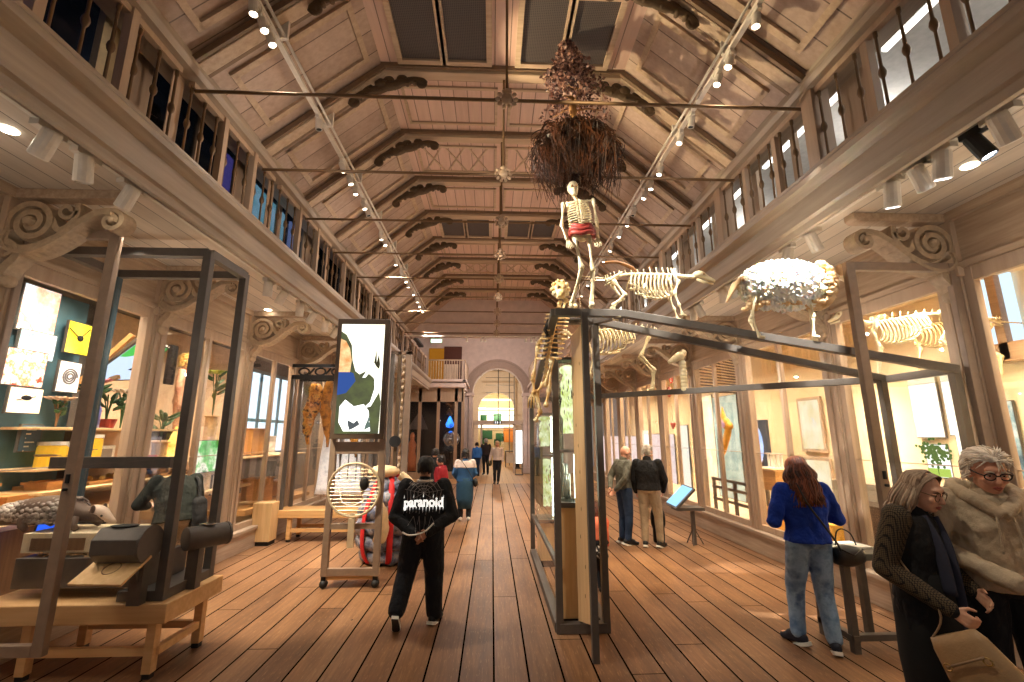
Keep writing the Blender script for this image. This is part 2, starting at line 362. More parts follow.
# scroll brackets under the soffit
def spiral(c,r0,r1,a0,a1,n=26):
    return [(c[0]+(r0+(r1-r0)*i/n)*math.cos(a0+(a1-a0)*i/n),c[1]+(r0+(r1-r0)*i/n)*math.sin(a0+(a1-a0)*i/n)) for i in range(n+1)]
def catmull(P,n=8):
    P=[V((*p,0)) if len(p)==2 else V(p) for p in P];Q=[P[0]]+P+[P[-1]];o=[]
    for i in range(1,len(Q)-2):
        a,b,c,d=Q[i-1:i+3]
        for k in range(n):
            t=k/n;o.append(.5*((2*b)+(c-a)*t+(2*a-5*b+4*c-d)*t*t+(3*b-a-3*c+d)*t**3))
    o.append(P[-1]);return o
def cm2(P,n=8): return [(p.x,p.y) for p in catmull(P,n)]
def bracket(s,y,label):
    t=thing('scroll_bracket',label,'bracket',(XC+s*HW-s*.05,y,3.2),0,'carved scroll brackets on the wall columns')
    o=(0,0,.8);ux=X_*(-s)
    m=MB();arm=cm2([(.02,-.3),(.0,-.38),(.05,-.46),(.16,-.49),(.3,-.46),(.46,-.36),(.62,-.22),(.76,-.13),(.87,-.12)],7)
    m.ribbon(arm,[.07]*(len(arm)-8)+[.055]*8,o,ux,Z_,.15)
    m.ribbon(arm,.03,(0,0,.77),ux,Z_,.19)
    tip=spiral((.87,-.21),.1,.03,PI/2,-PI*2.1,30);m.ribbon(tip,.04,o,ux,Z_,.15);m.cap((.87*-s,-.075,.59),(.87*-s,.075,.59),.03)
    m.build('arm',M_carve,t,smooth=False)
    m=MB();sp=spiral((.2,-.24),.2,.04,PI*1.15,PI*1.15-PI*4,60);m.ribbon(sp,.05,o,ux,Z_,.16)
    disc=[(.2+.17*math.cos(a*PI/12),-.24+.17*math.sin(a*PI/12)) for a in range(24)];m.prism(disc,o,ux,Z_,.06)
    m.cap((-s*.2,-.09,.56),(-s*.2,.09,.56),.045);m.build('volute',M_carve,t)
    m=MB();lf=cm2([(.36,-.2),(.42,-.3),(.5,-.27),(.56,-.16),(.55,-.05)],6);m.ribbon(lf,.05,o,ux,Z_,.13);m.ribbon(spiral((.47,-.12),.08,.03,0,-PI*2,20),.035,o,ux,Z_,.13)
    for i in range(9):
        p=arm[18+i*3] if 18+i*3<len(arm) else arm[-1]
        m.ell((-s*p[0],0,.8+p[1]-.03),(.025,.08,.022),None,8,5)
    m.build('leaf',M_carve,t)
    m=MB();lo=cm2([(.02,-.42),(.1,-.48),(.12,-.56),(.06,-.64),(.03,-.72)],6);m.ribbon(lo,[.07]*len(lo),o,ux,Z_,.14)
    m.ribbon(spiral((.06,-.5),.07,.02,0,PI*2.5,20),.035,o,ux,Z_,.16);m.ell((-s*.04,0,.04),(.05,.075,.06));m.build('drop',M_carve,t)
ordn=['first','second','third','fourth','fifth','sixth','seventh','eighth','ninth','tenth']
for s,nm in((-1,'left'),(1,'right')):
    for j in range(1,len(CY)): bracket(s,CY[j]+(.13 if s>0 and j==1 else 0),'carved wooden scroll bracket on the %s column of the %s-hand wall'%(ordn[j-1],nm))
# iron ties across the hall, hanging rods with rosettes
for k,y in enumerate(TY[2:]):
    y+=.03;w=thing('tie_rod','%s iron tie rod across the hall counted from the front'%ordn[k] if k<10 else 'iron tie rod',  'tie rod',(XC,y,5.21),0,'iron tie rods across the hall')
    m=MB();m.tube([(-3.1,0,.07),(3.1,0,.07)],.018,8);m.build('rod',M_iron,w)
    m=MB();m.tube([(0,0,.08),(0,0,1.55)],.014,8);m.build('hanger',M_iron,w)
    m=MB();m.lathe([(.0,-.03),(.05,-.03),(.06,0),(.05,.03),(0,.03)],(0,-.02,.07),12,Rm(PI/2))
    for i in range(10):
        a=2*PI*i/10;m.ell((.09*math.cos(a),-.02,.07+.09*math.sin(a)),(.03,.02,.022),Rm(0,-a),8,5)
    m.lathe([(.002,-.05),(.03,-.02),(.02,.0),(.05,.05),(.02,.1)],(0,0,.1),10);m.build('rosette',M_beam,w,smooth=True)
# carved knee brackets on the trusses
for k,y in enumerate(TY[1:]):
    for s,nm in((-1,'left'),(1,'right')):
        t=thing('roof_bracket','dark carved bracket under the %s knee of the %s truss from the front'%(nm,(ordn+['eleventh'])[k]),'bracket',(XC+s*KX,y,KZ-.1),0,'carved knee brackets on the roof trusses')
        dx,dz=(EX-KX),-(KZ-EZ);L=math.hypot(dx,dz);d=V((s*dx/L,0,dz/L))
        m=MB();o=V((0,0,-.02))
        for sg,dr in((0,d),(1,V((-s,0,0)))):
            nn=V((-s*.63,0,-.77)) if sg==0 else V((0,0,-1))
            f=lambda p:[o+dr*u+nn*v for u,v in p]
            m.tube(f(cm2([(0,.16),(.12,.15),(.26,.1),(.4,.05),(.52,.06),(.58,.1)],4)),[.04]*8+[.03]*13,7,1.8)
            m.tube(f(spiral((.53,.1),.055,.015,-PI/2,PI*1.6,16)),.018,6,2.2)
            m.tube(f(spiral((.26,.05),.06,.02,PI/2,-PI*1.4,16)),.02,6,2.2)
            m.tube(f(spiral((.1,.08),.06,.02,PI/2,PI*2.2,16)),.022,6,2.2)
            for u,v in((.17,.17),(.34,.11),(.44,.09)): m.ell(o+dr*u+nn*v,(.035,.05,.03),None,8,5)
        m.build('carving',M_dkorn,t,smooth=True)
        m=MB();m.ell((0,0,-.16),(.09,.06,.07),None,10,6);m.build('boss',M_dkorn,t,smooth=True)
# balustrades, one per bay and side
def baluster(m,x,y,z0,z1):
    h=z1-z0;m.lathe([(.012,0),(.02,.0),(.02,.05),(.012,.06),(.011,h*.42),(.024,h*.45),(.03,h*.49),(.024,h*.53),(.013,h*.56),(.011,h*.9),(.018,h*.92),(.018,h)],(x,y,z0),8)
for s,nm in((-1,'left'),(1,'right')):
    X=XC+s*3.12
    for j in range(len(CY)-1):
        y,y2=CY[j],CY[j+1];t=thing('balustrade','turned iron balusters of the %s gallery above its %s bay from the front'%(nm,ordn[j]),'balustrade',(X,(y+y2)/2,4.48),0,'gallery balustrades')
        m=MB(True);m.b2(X-.06,X+.1*s+.03,y-.08,y+.08,4.48,5.4);m.build('post',M_post,t,bev=.006)
        for yy in((y*2+y2)/3,(y+2*y2)/3): m=MB(True);m.b2(X-.02,X+.05,yy-.035,yy+.035,4.48,5.38);m.build('post',M_post,t)
        m=MB(True);m.b2(X-.03,X+.03,y+.09,y2-.09,5.3,5.38);m.build('rail',M_post,t)
        m=MB(True);m.b2(X-.04,X+.04,y+.09,y2-.09,4.48,4.51);m.build('rail',M_post,t)
        n=9
        for i in range(n):
            if i in(3,6) and 0: continue
            m=MB(True);baluster(m,X,y+(i+.5)*(y2-y)/n,4.5,5.32);m.build('baluster',M_iron,t,smooth=True)
# rooms behind the galleries
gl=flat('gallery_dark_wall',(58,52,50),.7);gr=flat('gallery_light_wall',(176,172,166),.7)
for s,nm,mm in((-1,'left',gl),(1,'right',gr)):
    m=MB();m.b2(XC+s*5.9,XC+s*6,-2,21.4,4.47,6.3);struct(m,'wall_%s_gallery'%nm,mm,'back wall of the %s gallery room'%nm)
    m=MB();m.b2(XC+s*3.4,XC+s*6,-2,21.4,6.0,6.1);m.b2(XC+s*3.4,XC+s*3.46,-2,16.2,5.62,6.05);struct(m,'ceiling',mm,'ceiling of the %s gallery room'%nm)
    for j in range(len(CY)-1):
        y,y2=CY[j],CY[j+1];w=thing('window_%d'%(21+j+(10 if s>0 else 0)),None,None,(XC+s*3.6,(y+y2)/2,4.47));w['kind']='structure'
        m=MB(True);x=XC+s*3.6
        for a,b in((0,.09),(.48,.52),(.91,1)): m.b2(x-.03,x+.03,y+(y2-y)*a,y+(y2-y)*b,4.47,6)
        m.b2(x-.03,x+.03,y,y2,5.72,6);m.b2(x-.03,x+.03,y,y2,4.47,4.6);m.build('frame',M_post,w)
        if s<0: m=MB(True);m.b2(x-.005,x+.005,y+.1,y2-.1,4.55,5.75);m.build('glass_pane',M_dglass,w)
# ---- gable over the end bay, end wall with its arch, end balconies
m=MB();m.prism([(XC-3.2,5.42),(XC+3.2,5.42),(XC+3.2,5.7),(XC+KX,KZ+.1),(XC-KX,KZ+.1),(XC-3.2,5.7)],(0,YG+.1,0),X_,Z_,.2)
m.b2(XC-3.2,XC+3.2,YG-.06,YG,5.42,5.5);m.b2(XC-3.2,XC+3.2,YG-.05,YG,5.85,5.93);struct(m,'wall_gable',M_plas,'plastered gable above the end bay')
AX,AR,AS=.3,1.33,4.1
def archhalf(s,x1,z1,r,spring):
    p=[(AX+s*r,0),(AX+s*x1,0),(AX+s*x1,z1),(AX,z1),(AX,spring+r)]
    return p+[(AX+s*r*math.sin(a*PI/24),spring+r*math.cos(a*PI/24)) for a in range(1,13)]
m=MB()
for s in(-1,1): m.prism(archhalf(s,4.9,7.5,AR,AS),(0,YE+.25,0),X_,Z_,.5)
struct(m,'wall_back',M_plas,'end wall pierced by a round arch')
m=MB();m.b2(-4.6,5,YG,YE+.5,7.4,7.5);struct(m,'ceiling',M_plas,'ceiling of the end bay')
m=MB()
for r,w,d in((AR+.1,.14,.66),(AR+.28,.2,.58),(AR+.44,.1,.62)):
    m.ribbon([(AX+r*math.cos(a*PI/32),AS+r*math.sin(a*PI/32)) for a in range(33)],w,(0,YE,0),X_,Z_,d-.4)
struct(m,'trim_8',flat('archivolt_shade_plaster',(172,152,140),.8),'moulded archivolt of the end arch')  # darker colour paints in the moulding shade that flat light leaves out
m=MB()
for s in(-1,1):
    for a,b,d in((AR-.02,AR+.2,.3),(AR+.22,AR+.55,.22)): m.b2(AX+s*a,AX+s*b,YE-d,YE,0,AS-.15)
    m.b2(AX+s*(AR-.08),AX+s*(AR+.62),YE-.36,YE,AS-.18,AS);m.b2(AX+s*(AR-.05),AX+s*(AR+.6),YE-.33,YE,0,.3)
struct(m,'trim_9',M_plas,'pilasters either side of the end arch',bev=.02)
# glazed screen in the arch and the shop beyond
M_scr=flat('screen_white_frame',(206,188,170),.5)
t=thing('door_1',None,None,(AX,YE+.2,0));t['kind']='structure'
m=MB(True);m.b2(AX-1.33,AX+1.33,YE+.15,YE+.25,2.45,2.68);m.b2(AX-1.33,AX+1.33,YE+.17,YE+.23,2.25,2.3)
for x in(-1.28,-.86,.86,1.28): m.b2(AX+x-.05,AX+x+.05,YE+.15,YE+.25,0,2.5)
m.build('frame',M_scr,t)
m=MB(True);m.tube([(AX+.02,YE+.1,2.6),(AX+.02,YE+.1,5.4)],.025,6);m.tube([(AX+.02,YE+.1,0.0+2.3),(AX+.02,YE+.1,2.6)],.02,6)
m.build('centre_bar',M_dark,t)
m=MB(True);m.b2(AX-1.25,AX+1.25,YE+.2,YE+.21,.1,2.4);m.build('glass_pane',M_glass,t)
ex=thing('exit_sign','small dark direction sign with white pictograms on the arch transom','sign',(AX,YE+.12,2.5))
m=MB(True);m.b2(AX-.2,AX+.2,YE+.1,YE+.14,2.5,2.66);m.build('panel',M_black,ex)
m=MB(True)
for i,x in enumerate((-.13,0,.13)):
    z=2.58
    if i==1: m.prism([(x-.04,z-.05),(x+.04,z-.05),(x+.04,z+.05),(x-.04,z+.05)],(AX,YE+.097,0),X_,Z_,.004)
    else:
        m.ell((AX+x,YE+.097,z+.045),(.016,.004,.016));m.bar((AX+x,YE+.097,z+.03),(AX+x,YE+.097,z-.02),.022,.004,Y_);m.bar((AX+x,YE+.097,z-.01),(AX+x-.025,YE+.097,z-.06),.014,.004,Y_);m.bar((AX+x,YE+.097,z-.01),(AX+x+.025,YE+.097,z-.06),.014,.004,Y_)
m.build('pictogram',emit('sign_white',(255,255,255),1.5),ex)
# shop behind: walls, second arch, shelves, boards
YS=36
m=MB()
for s in(-1,1):
    m.prism(archhalf(s,4.5,8,1.25,3.6),(0,YS-4,0),X_,Z_,.3)
struct(m,'wall_inner',flat('shop_wall',(226,208,190),.8),'inner wall with a second arch')
m=MB();m.b2(-4.5,5.2,YS,YS+.1,0,7.5);m.b2(-3.6,-3.5,YE+.5,YS,0,7.5);m.b2(4.6,4.7,YE+.5,YS,0,7.5);m.b2(-3.6,4.7,YE+.5,YS,7.5,7.6)
struct(m,'wall_shop',flat('shop_yellow',(206,186,146),.8),'ochre walls of the room beyond the arch')
M_sl=emit('shop_lights',(255,236,190),5)
for z,x in((4.55,AX),(3.9,AX)):
    m=MB();m.b2(x-1.6,x+1.6,YS-.3,YS-.22,z,z+.12);tag(m.build('strip_light',M_sl),'%s strip light on the wall beyond the arch'%('upper' if z>4 else 'lower'),'light','strip lights beyond the arch')
m=MB();m.b2(AX-1.6,AX+1.6,YS-.12,YS-.04,2.4,3.75);tag(m.build('backlit_panel',emit('shop_panel',(255,240,205),2.2)),'bright backlit panel between dark shelves beyond the arch','panel')
gp=flat('shop_green',(24,84,46),.6);op=flat('shop_orange',(226,140,54),.6)
for i,(x,z,w) in enumerate(((-.95,3.2,.5),(.1,3.25,.6),(-.65,1.95,.75),(.32,1.75,.7),(-.9,1.5,.5),(.1,1.4,.5))):
    m=MB();m.b2(AX+x-w/2,AX+x+w/2,YS-1.1,YS-1.04,z-w*.45,z+w*.45);m.b2(AX+x-w/4,AX+x+w/4,YS-1.14,YS-1.1,z-w*.3,z+w*.2)
    tag(m.build('green_panel',gp),'dark green square panel hanging beyond the arch','panel','green panels beyond the arch')
m=MB();m.b2(AX+.55,AX+1.45,YS-1.1,YS-1.03,1.4,2.5);m.b2(AX+.6,AX+1.4,YS-1.12,YS-1.1,1.45,2.45);tag(m.build('orange_board',op),'orange panel hanging beside the green ones beyond the arch','panel')
t=thing('shop_counter','white counter table with dark legs beyond the arch','counter',(AX+1.15,29,0))
m=MB();m.box((0,0,.95),(1.3,.6,.06));m.build('top',M_dark,t)
m=MB();m.box((0,0,.55),(1.15,.5,.6));m.build('body',M_white,t)
for x in(-.6,.6):
    for y in(-.25,.25): m=MB();m.box((x,y,.46),(.05,.05,.92));m.build('leg',M_dark,t)
t=thing('shelf_rack','tall dark shelf ladder seen through the arch','shelf',(AX+1.0,30.5,0))
for x in(-.16,.16): m=MB();m.box((x,0,3.2),(.06,.06,6.4));m.build('upright',M_dark,t)
for k in range(9): m=MB();m.box((-.8,0,2.2+k*.5),(1.9,.06,.03));m.build('shelf',M_dark,t)
# light box banner beside the arch
t=thing('light_banner','narrow white lit banner standing beside the arch','banner',(AX+1.05,YE-1,0))
m=MB();m.box((0,0,1.35),(.32,.06,1.6));m.build('panel',emit('banner_white',(255,252,246),1.6),t)
m=MB();m.box((-.17,0,1.1),(.025,.05,2.2));m.box((.17,0,1.1),(.025,.05,2.2));m.box((0,0,.3),(.34,.05,.03));m.box((0,0,.02),(.4,.3,.04));m.build('stand',M_dark,t)
# end balconies
def railing(m,a,b,z,n):
    a,b=V(a),V(b)
    for i in range(n+1):
        p=a+(b-a)*(i/n);m.tube([(p.x,p.y,z),(p.x,p.y,z+.9)],.02,6)
for s,nm,x0,x1 in((-1,'left',-3.02,-1.3),(1,'right',1.95,3.27)):
    m=MB();m.b2(-4.4 if s<0 else x0,x1 if s<0 else 4.7,21.4,YE,4.08,4.44);xa,xb=(x0-.05,x1+.06) if s<0 else (x0-.06,x1+.05)
    m.b2(xa,xb,21.3,21.45,4.1,4.3);m.b2(xa,xb,21.24,21.45,4.36,4.48);xi=x1 if s<0 else x0;m.b2(xi-.1,xi+.1,21.24,YE,4.36,4.48)
    struct(m,'trim_10',M_plas,'floor edge of the %s end balcony'%nm,bev=.015)
    t=thing('balcony_railing','thin barred railing around the %s end balcony beside the arch'%nm,'railing',((x0+x1)/2,21.4,4.48))
    xi=x1 if s<0 else x0
    for a,b,n in(((x0,21.4,0),(x1,21.4,0),14),((xi,21.4,0),(xi,YE-.1,0),14)):
        m=MB(True);railing(m,a,b,4.48,n);m.build('bars',M_paint,t)
        m=MB(True);m.bar((a[0],a[1],5.4),(b[0],b[1],5.4),.06,.05);m.build('handrail',M_paint,t)
# upper doorway at the left end with its sign
m=MB();m.b2(-2.6,-1.65,YE-.06,YE-.02,4.45,6.6);struct(m,'door_2',flat('mahogany',(84,40,24),.5),'dark brown door on the end balcony')
m=MB();m.b2(-3.4,-2.6,YE-.05,YE-.02,4.45,6.5);struct(m,'window_40',emit('amber_room',(206,132,40),.35),'amber lit opening beside the balcony door')
m=MB();m.b2(-2.5,-1.8,YE-.6,YE-.5,4.6,5.55);tag(m.build('cloth_panel',flat('cream_cloth',(214,194,170),.9)),'pale cloth panel standing before the brown balcony door','panel')
t=thing('exit_light','glowing green-white emergency exit light above the end balcony','sign',(-3.0,YE-.3,6.75))
m=MB();m.box((0,0,.1),(.62,.1,.22));m.build('housing',M_white,t)
m=MB();m.box((0,-.055,.1),(.56,.01,.17));m.build('lit_face',emit('exit_green',(190,255,214),2.6),t)
m=MB();m.box((0,.12,.1),(.05,.24,.05));m.build('arm',M_white,t)
# dark glazed cases closing the left end under the balcony
t=thing('end_case','tall dark glazed case closing the far left end under the balcony','display case',(-2.8,21.6,0))
m=MB(True)
for x in(-4.2,-3.35,-2.5,-1.68,-1.36): m.b2(x-.07,x+.07,21.5,21.64,0,4.08)
m.b2(-4.2,-1.36,21.5,21.64,3.45,4.08);m.b2(-4.2,-1.36,21.45,21.64,0,.3);m.build('frame',M_post,t)
m=MB(True);m.b2(-4.2,-1.5,22.9,23,0,3.6);m.build('back',flat('night_back',(14,16,22),.5),t)
m=MB(True);m.b2(-4.15,-1.5,21.56,21.57,.3,3.45);m.build('glass_pane',M_glass,t)
m=MB();m.ell((-1.95,22.3,1.75),.42,None,20,12);tag(m.build('silver_ball',flat('polished_steel',(190,194,200),.12,1),smooth=True),'shiny silver ball in the dark end case','ball')
m=MB();m.lathe([(.3,0),(.32,.05),(.12,.1),(.1,1.15),(.2,1.3),(.2,1.325)],(-1.95,22.3,0),20);tag(m.build('ball_stand',M_black),'black pedestal under the silver ball','pedestal')
m=MB();m.lathe([(.0,0),(.16,.05),(.2,.18),(.1,.42),(.03,.55)],(-2.0,22.1,2.25),14);tag(m.build('blue_lamp',emit('blue_glow',(60,140,255),2.0,((10,40,120),3)),smooth=True),'glowing blue glass drop above the silver ball','lamp')
m=MB();m.tube(catmull([(-2.15,22.1,3.5),(-1.85,22.1,3.2),(-2.1,22.2,3.0),(-1.9,22.2,2.92)],6),[.12,.16,.1]*6+[.1],8);tag(m.build('hanging_specimen',flat('brown_specimen',(120,96,74),.6),smooth=True),'brown twisted specimen hanging above the blue drop','specimen')
m=MB()
for x,h in((-3.75,1.25),(-3.0,1.15)): pass
m.lathe([(.22,0),(.24,.4),(.16,.9),(.2,1.2),(.1,1.4),(.12,1.6),(.05,1.75)],(-3.75,22.2,.3),12);tag(m.build('orange_figure',flat('orange_figure',(226,140,90),.6),smooth=True),'small orange figure in the dark end case','figure')
m=MB();m.prism([(-.5,0),(.5,0),(.1,.9)],(-3.6,22.6,2.2),X_,Z_,.1);tag(m.build('grey_sail',flat('grey_sail',(108,104,104),.7)),'grey triangular sheet hanging in the dark end case','sheet')
# ================================================================ WALL CASES
def prmat(name,cols,sc=3,em=.0,det=4,**k_):
    if name in MC:return MC[name]
    n=NT(name);f=n.noise(n.co(),sc,det,.6);k=len(cols)
    c=n.ramp(f,*[(.36+.28*i/max(1,k-1),srgb(*q)) for i,q in enumerate(cols)])
    MC[name]=n.pr(c,.5,0,None,c if em else None,em,**k_);return MC[name]
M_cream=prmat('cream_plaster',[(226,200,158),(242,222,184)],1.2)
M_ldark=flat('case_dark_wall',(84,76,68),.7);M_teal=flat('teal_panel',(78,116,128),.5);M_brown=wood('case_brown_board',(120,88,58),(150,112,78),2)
M_pine=wood('pine_plank',(206,164,108),(232,196,142),2,.6,.5);M_oak=wood('honey_oak',(196,140,78),(222,170,104),1,.7,.45);M_oakx=wood('honey_oak_x',(196,146,88),(226,180,120),0,.7,.45)
M_bone=prmat('bone',[(226,206,160),(250,238,206)],9);M_card=flat('white_card',(246,240,226),.7)
M_shelf=wood('pale_shelf',(214,176,122),(236,204,154),1,.6)
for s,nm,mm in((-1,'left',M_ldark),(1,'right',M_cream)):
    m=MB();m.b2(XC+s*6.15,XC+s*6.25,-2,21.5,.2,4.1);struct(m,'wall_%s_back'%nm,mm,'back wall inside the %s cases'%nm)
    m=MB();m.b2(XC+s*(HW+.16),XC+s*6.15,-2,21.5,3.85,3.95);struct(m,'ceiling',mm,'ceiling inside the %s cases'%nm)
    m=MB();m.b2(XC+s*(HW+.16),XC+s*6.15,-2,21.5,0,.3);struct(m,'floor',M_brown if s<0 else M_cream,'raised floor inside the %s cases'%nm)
def wp(x0,y0,x1,y1,X):
    ym=(y0+y1)/2;xm=(x0+x1)/2
    a,b=gx(x0,ym,X),gx(x1,ym,X);return min(a.y,b.y),max(a.y,b.y),gx(xm,y1,X).z,gx(xm,y0,X).z
def panel(name,label,cat,box,X,mat,edge=M_dark,d=.03,group=None,frame=.012):
    y0,y1,z0,z1=wp(*box,X);s=1 if X<0 else -1;t=thing(name,label,cat,(X,(y0+y1)/2,z0),0,group)
    m=MB(True);m.b2(X-s*d,X,y0,y1,z0,z1);m.build('board',edge,t)
    m=MB(True);m.b2(X,X+s*.006,y0+frame,y1-frame,z0+frame,z1-frame);m.build('print',mat,t);return t
XL=-5.2
panel('picture_panel','lit picture of a beach cliff under blue sky, highest on the teal board','picture',(19,286,59,334),XL,prmat('beach_print',[(214,226,236),(236,196,170),(206,140,110),(250,240,226)],2.4,.9))
panel('picture_panel','pale blue coast picture directly below the beach cliff one','picture',(17,331,56,360),XL+.02,prmat('coast_print',[(90,150,180),(180,214,222),(236,240,226)],2.5,.7))
panel('picture_panel','picture of orange and white sea creatures below the coast picture','picture',(3,349,46,387),XL+.1,prmat('coral_print',[(250,244,230),(236,120,70),(255,250,240),(190,60,30)],4.5,.8))
panel('picture_panel','cream picture with one small dark insect, lowest of the lit pictures','picture',(7,387,42,414),XL+.12,prmat('cream_print',[(252,232,200),(255,244,224)],2,.8))
y0,y1,z0,z1=wp(7,387,42,414,XL+.12);m=MB();m.ell((XL+.13,(y0+y1)/2,(z0+z1)/2+.03),(.008,.06,.028));m.tube([(XL+.13,(y0+y1)/2-.1,(z0+z1)/2),(XL+.13,(y0+y1)/2+.1,(z0+z1)/2+.05)],.006,5);tag(m.build('insect_specimen',M_black),'small dark insect pinned on the cream picture','insect')
panel('picture_panel','bright yellow picture with a small dark bee','picture',(66,322,91,355),XL+.05,prmat('yellow_print',[(250,226,30),(255,240,80)],3,.9))
y0,y1,z0,z1=wp(66,322,91,355,XL+.05);m=MB();m.ell((XL+.07,(y0+y1)/2,(z0+z1)/2),(.01,.045,.04));m.tube([(XL+.065,(y0+y1)/2-.16,(z0+z1)/2+.1),(XL+.065,(y0+y1)/2,(z0+z1)/2),(XL+.065,(y0+y1)/2+.12,(z0+z1)/2+.14)],.008,5);tag(m.build('bee_specimen',M_black),'dark bee on the bright yellow picture','insect')
panel('picture_panel','white drawing of a round grey shell','picture',(57,361,80,393),XL+.08,prmat('white_print',[(250,246,236),(255,252,246)],2,.7))
y0,y1,z0,z1=wp(57,361,80,393,XL+.08);m=MB();m.ribbon(spiral(((y0+y1)/2,(z0+z1)/2),.1,.02,0,PI*6,60),.018,(XL+.092,0,0),Y_,Z_,.006);tag(m.build('shell_drawing',flat('graphite',(120,112,108))),'grey coiled shell on the white drawing','drawing')
# tall teal board carrying them
y0,y1,z0,z1=wp(38,292,72,500,XL-.06);m=MB();m.b2(XL-.12,XL-.06,y0-.75,y1,.3,3.6);tag(m.build('display_board',M_teal),'tall teal board behind the lit pictures','board')
m=MB();m.b2(XL+.1,XL+.2,y1-.06,y1+.06,.3,3.85);tag(m.build('board_post',flat('slate_post',(62,84,92))),'slate-blue post at the edge of the teal board','post')
panel('text_board','blue text panel low on the teal board','sign',(19,424,41,452),XL+.1,flat('blue_text_panel',(70,104,128)))
y0,y1,z0,z1=wp(19,424,41,452,XL+.1);m=MB()
for k in range(6): m.b2(XL+.107,XL+.109,y0+.06,y1-.08-.05*(k%3),z1-.07-k*.045,z1-.055-k*.045)
tag(m.build('text_lines',M_card),'pale lines of small print on the blue text panel','text')
# tilted monitor with an animal picture
t=thing('tilted_screen','tilted screen in a wooden frame showing a dark animal on green and white','screen',(-5.0,6.35,2.55))
a=gx(94,374,-5.15);b=gx(139,378,-5.15);c=gx(140,344,-4.75);d=gx(122,335,-4.75)
A,B,Cc,D=[V(p) for p in((-5.2,5.95,2.62),(-5.2,6.85,2.75),(-4.75,6.75,3.22),(-4.75,6.15,3.2))]
m=MB(True);n=(B-A).cross(D-A).normalized();m.add([A,B,Cc,D]+[p+n*.05 for p in(A,B,Cc,D)],[(3,2,1,0),(4,5,6,7),(0,1,5,4),(1,2,6,5),(2,3,7,6),(3,0,4,7)]);m.build('housing',M_dark,t)
for sg in(-1,1):
    m=MB(True);q=[A+n*.0-(-n)*0+n*(.055 if sg>0 else -.006)+(p-A)*1 for p in(A,B,Cc,D)];cen=sum(q,V())/4;q=[cen+(p-cen)*.93 for p in q]
    m.cur=0;m.quad(*q)
    def P(u,v,q=q): return q[0]*(1-u)*(1-v)+q[1]*u*(1-v)+q[2]*u*v+q[3]*(1-u)*v
    off=n*(.003*sg)
    m.cur=1;m.quad(*[P(u,v)+off for u,v in((0,.62),(1,.66),(1,1),(0,1))])
    m.cur=2;m.quad(*[P(u,v)+off*2 for u,v in((.3,.42),(.5,.3),(.75,.26),(1,.24),(1,.6),(.7,.68),(.42,.66),(.3,.56))])
    m.build('screen_picture',[emit('screen_pale',(196,214,240),1.1),emit('screen_green',(84,190,84),1.0),emit('screen_dark',(30,34,52),.5)],t)
m=MB(True);m.bar(A+V((.05,-.05,-.05)),D+V((.05,-.12,.02)),.07,.05);m.bar((-5.0,6.3,2.7),(-5.6,6.3,2.5),.05,.05);m.build('wooden_arm',M_oak,t)
# shelves and what stands on them
def shelf(label,x0,x1,y0,y1,z,mat=M_shelf,th=.03,group='shelves in the left cases'):
    m=MB();m.b2(x0,x1,y0,y1,z-th,z);return tag(m.build('shelf_board',mat,bev=.004),label,'shelf',group)
shelf('upper shelf holding flowers in the left case with pictures',-6.0,-4.85,5.2,7.7,2.02)
shelf('middle shelf holding yellow jars in the left case with pictures',-6.0,-4.8,5.2,7.7,1.58)
shelf('lower shelf holding small trays in the left case with pictures',-6.0,-4.7,5.2,7.7,1.34)
shelf('deep bottom ledge in the left case with pictures',-6.0,-4.55,4.4,7.8,1.1,th=.05)
m=MB();m.b2(-6,-4.62,4.4,6.9,.3,1.04);m.b2(-4.63,-4.6,5.7,6.5,.36,.95);tag(m.build('case_cupboard',M_brown),'brown cupboard under the bottom ledge of the left case','cupboard')
m=MB();m.b2(-4.63,-4.58,5.55,6.25,.86,1.04);tag(m.build('cupboard_recess_shade',M_black),'black block painted as the shaded recess in the brown cupboard front','recess')  # solid black block stands in for the shade inside the recess
def flower(name,label,cat,p,stemc,petal,h,n=7,r=.07,leafy=.16):
    t=thing(name,label,cat,p);m=MB()
    for i in range(4):
        a=i*1.7;m.tube(catmull([(0,0,0),(.02*math.cos(a),.02*math.sin(a),h*.5),(.07*math.cos(a),.07*math.sin(a),h*.95)],5),.008,5)
    m.build('stem',stemc,t)
    m=MB()
    for i in range(12):
        a=rnd.random()*6.28;z=h*(.35+.5*rnd.random());d=V((math.cos(a),math.sin(a),.5))*leafy
        m.ell(V((0,0,z))+d*.6,(leafy*.5,.03,.02),Rm(0,-.5,a),8,5)
    m.build('leaf',flat('leaf_green',(52,92,48),.5),t,smooth=True)
    if petal:
        m=MB()
        for i in range(4):
            a=i*1.7;c=V((.07*math.cos(a),.07*math.sin(a),h*.97))
            for k in range(n):
                b=k*2*PI/n;m.ell(c+V((math.cos(b)*r*.7,math.sin(b)*r*.7,.01)),(r*.55,r*.3,.012),Rm(0,-.4,b),8,5)
            m.ell(c,(.02,.02,.02))
        m.build('petal',petal,t,smooth=True)
    return t
M_pink=flat('pink_petal',(232,130,140),.6);M_orch=flat('orchid_petal',(244,226,196),.6)
p=gx(89,424,-5.05);v=thing('flower_vase','lilac-blue vase with pink flowers on the upper shelf of the left case','vase',(p.x,p.y,2.02))
m=MB();m.lathe([(.0,0),(.1,0),(.1,.24),(.07,.3),(.05,.3)],n=16);m.build('body',flat('lilac_vase',(130,136,220),.3),v,smooth=True)
flower('pink_flowers','pink flowers standing in the lilac-blue vase','flower',(p.x,p.y,2.3),flat('stem_green',(60,96,50)),M_pink,.32,7,.09)
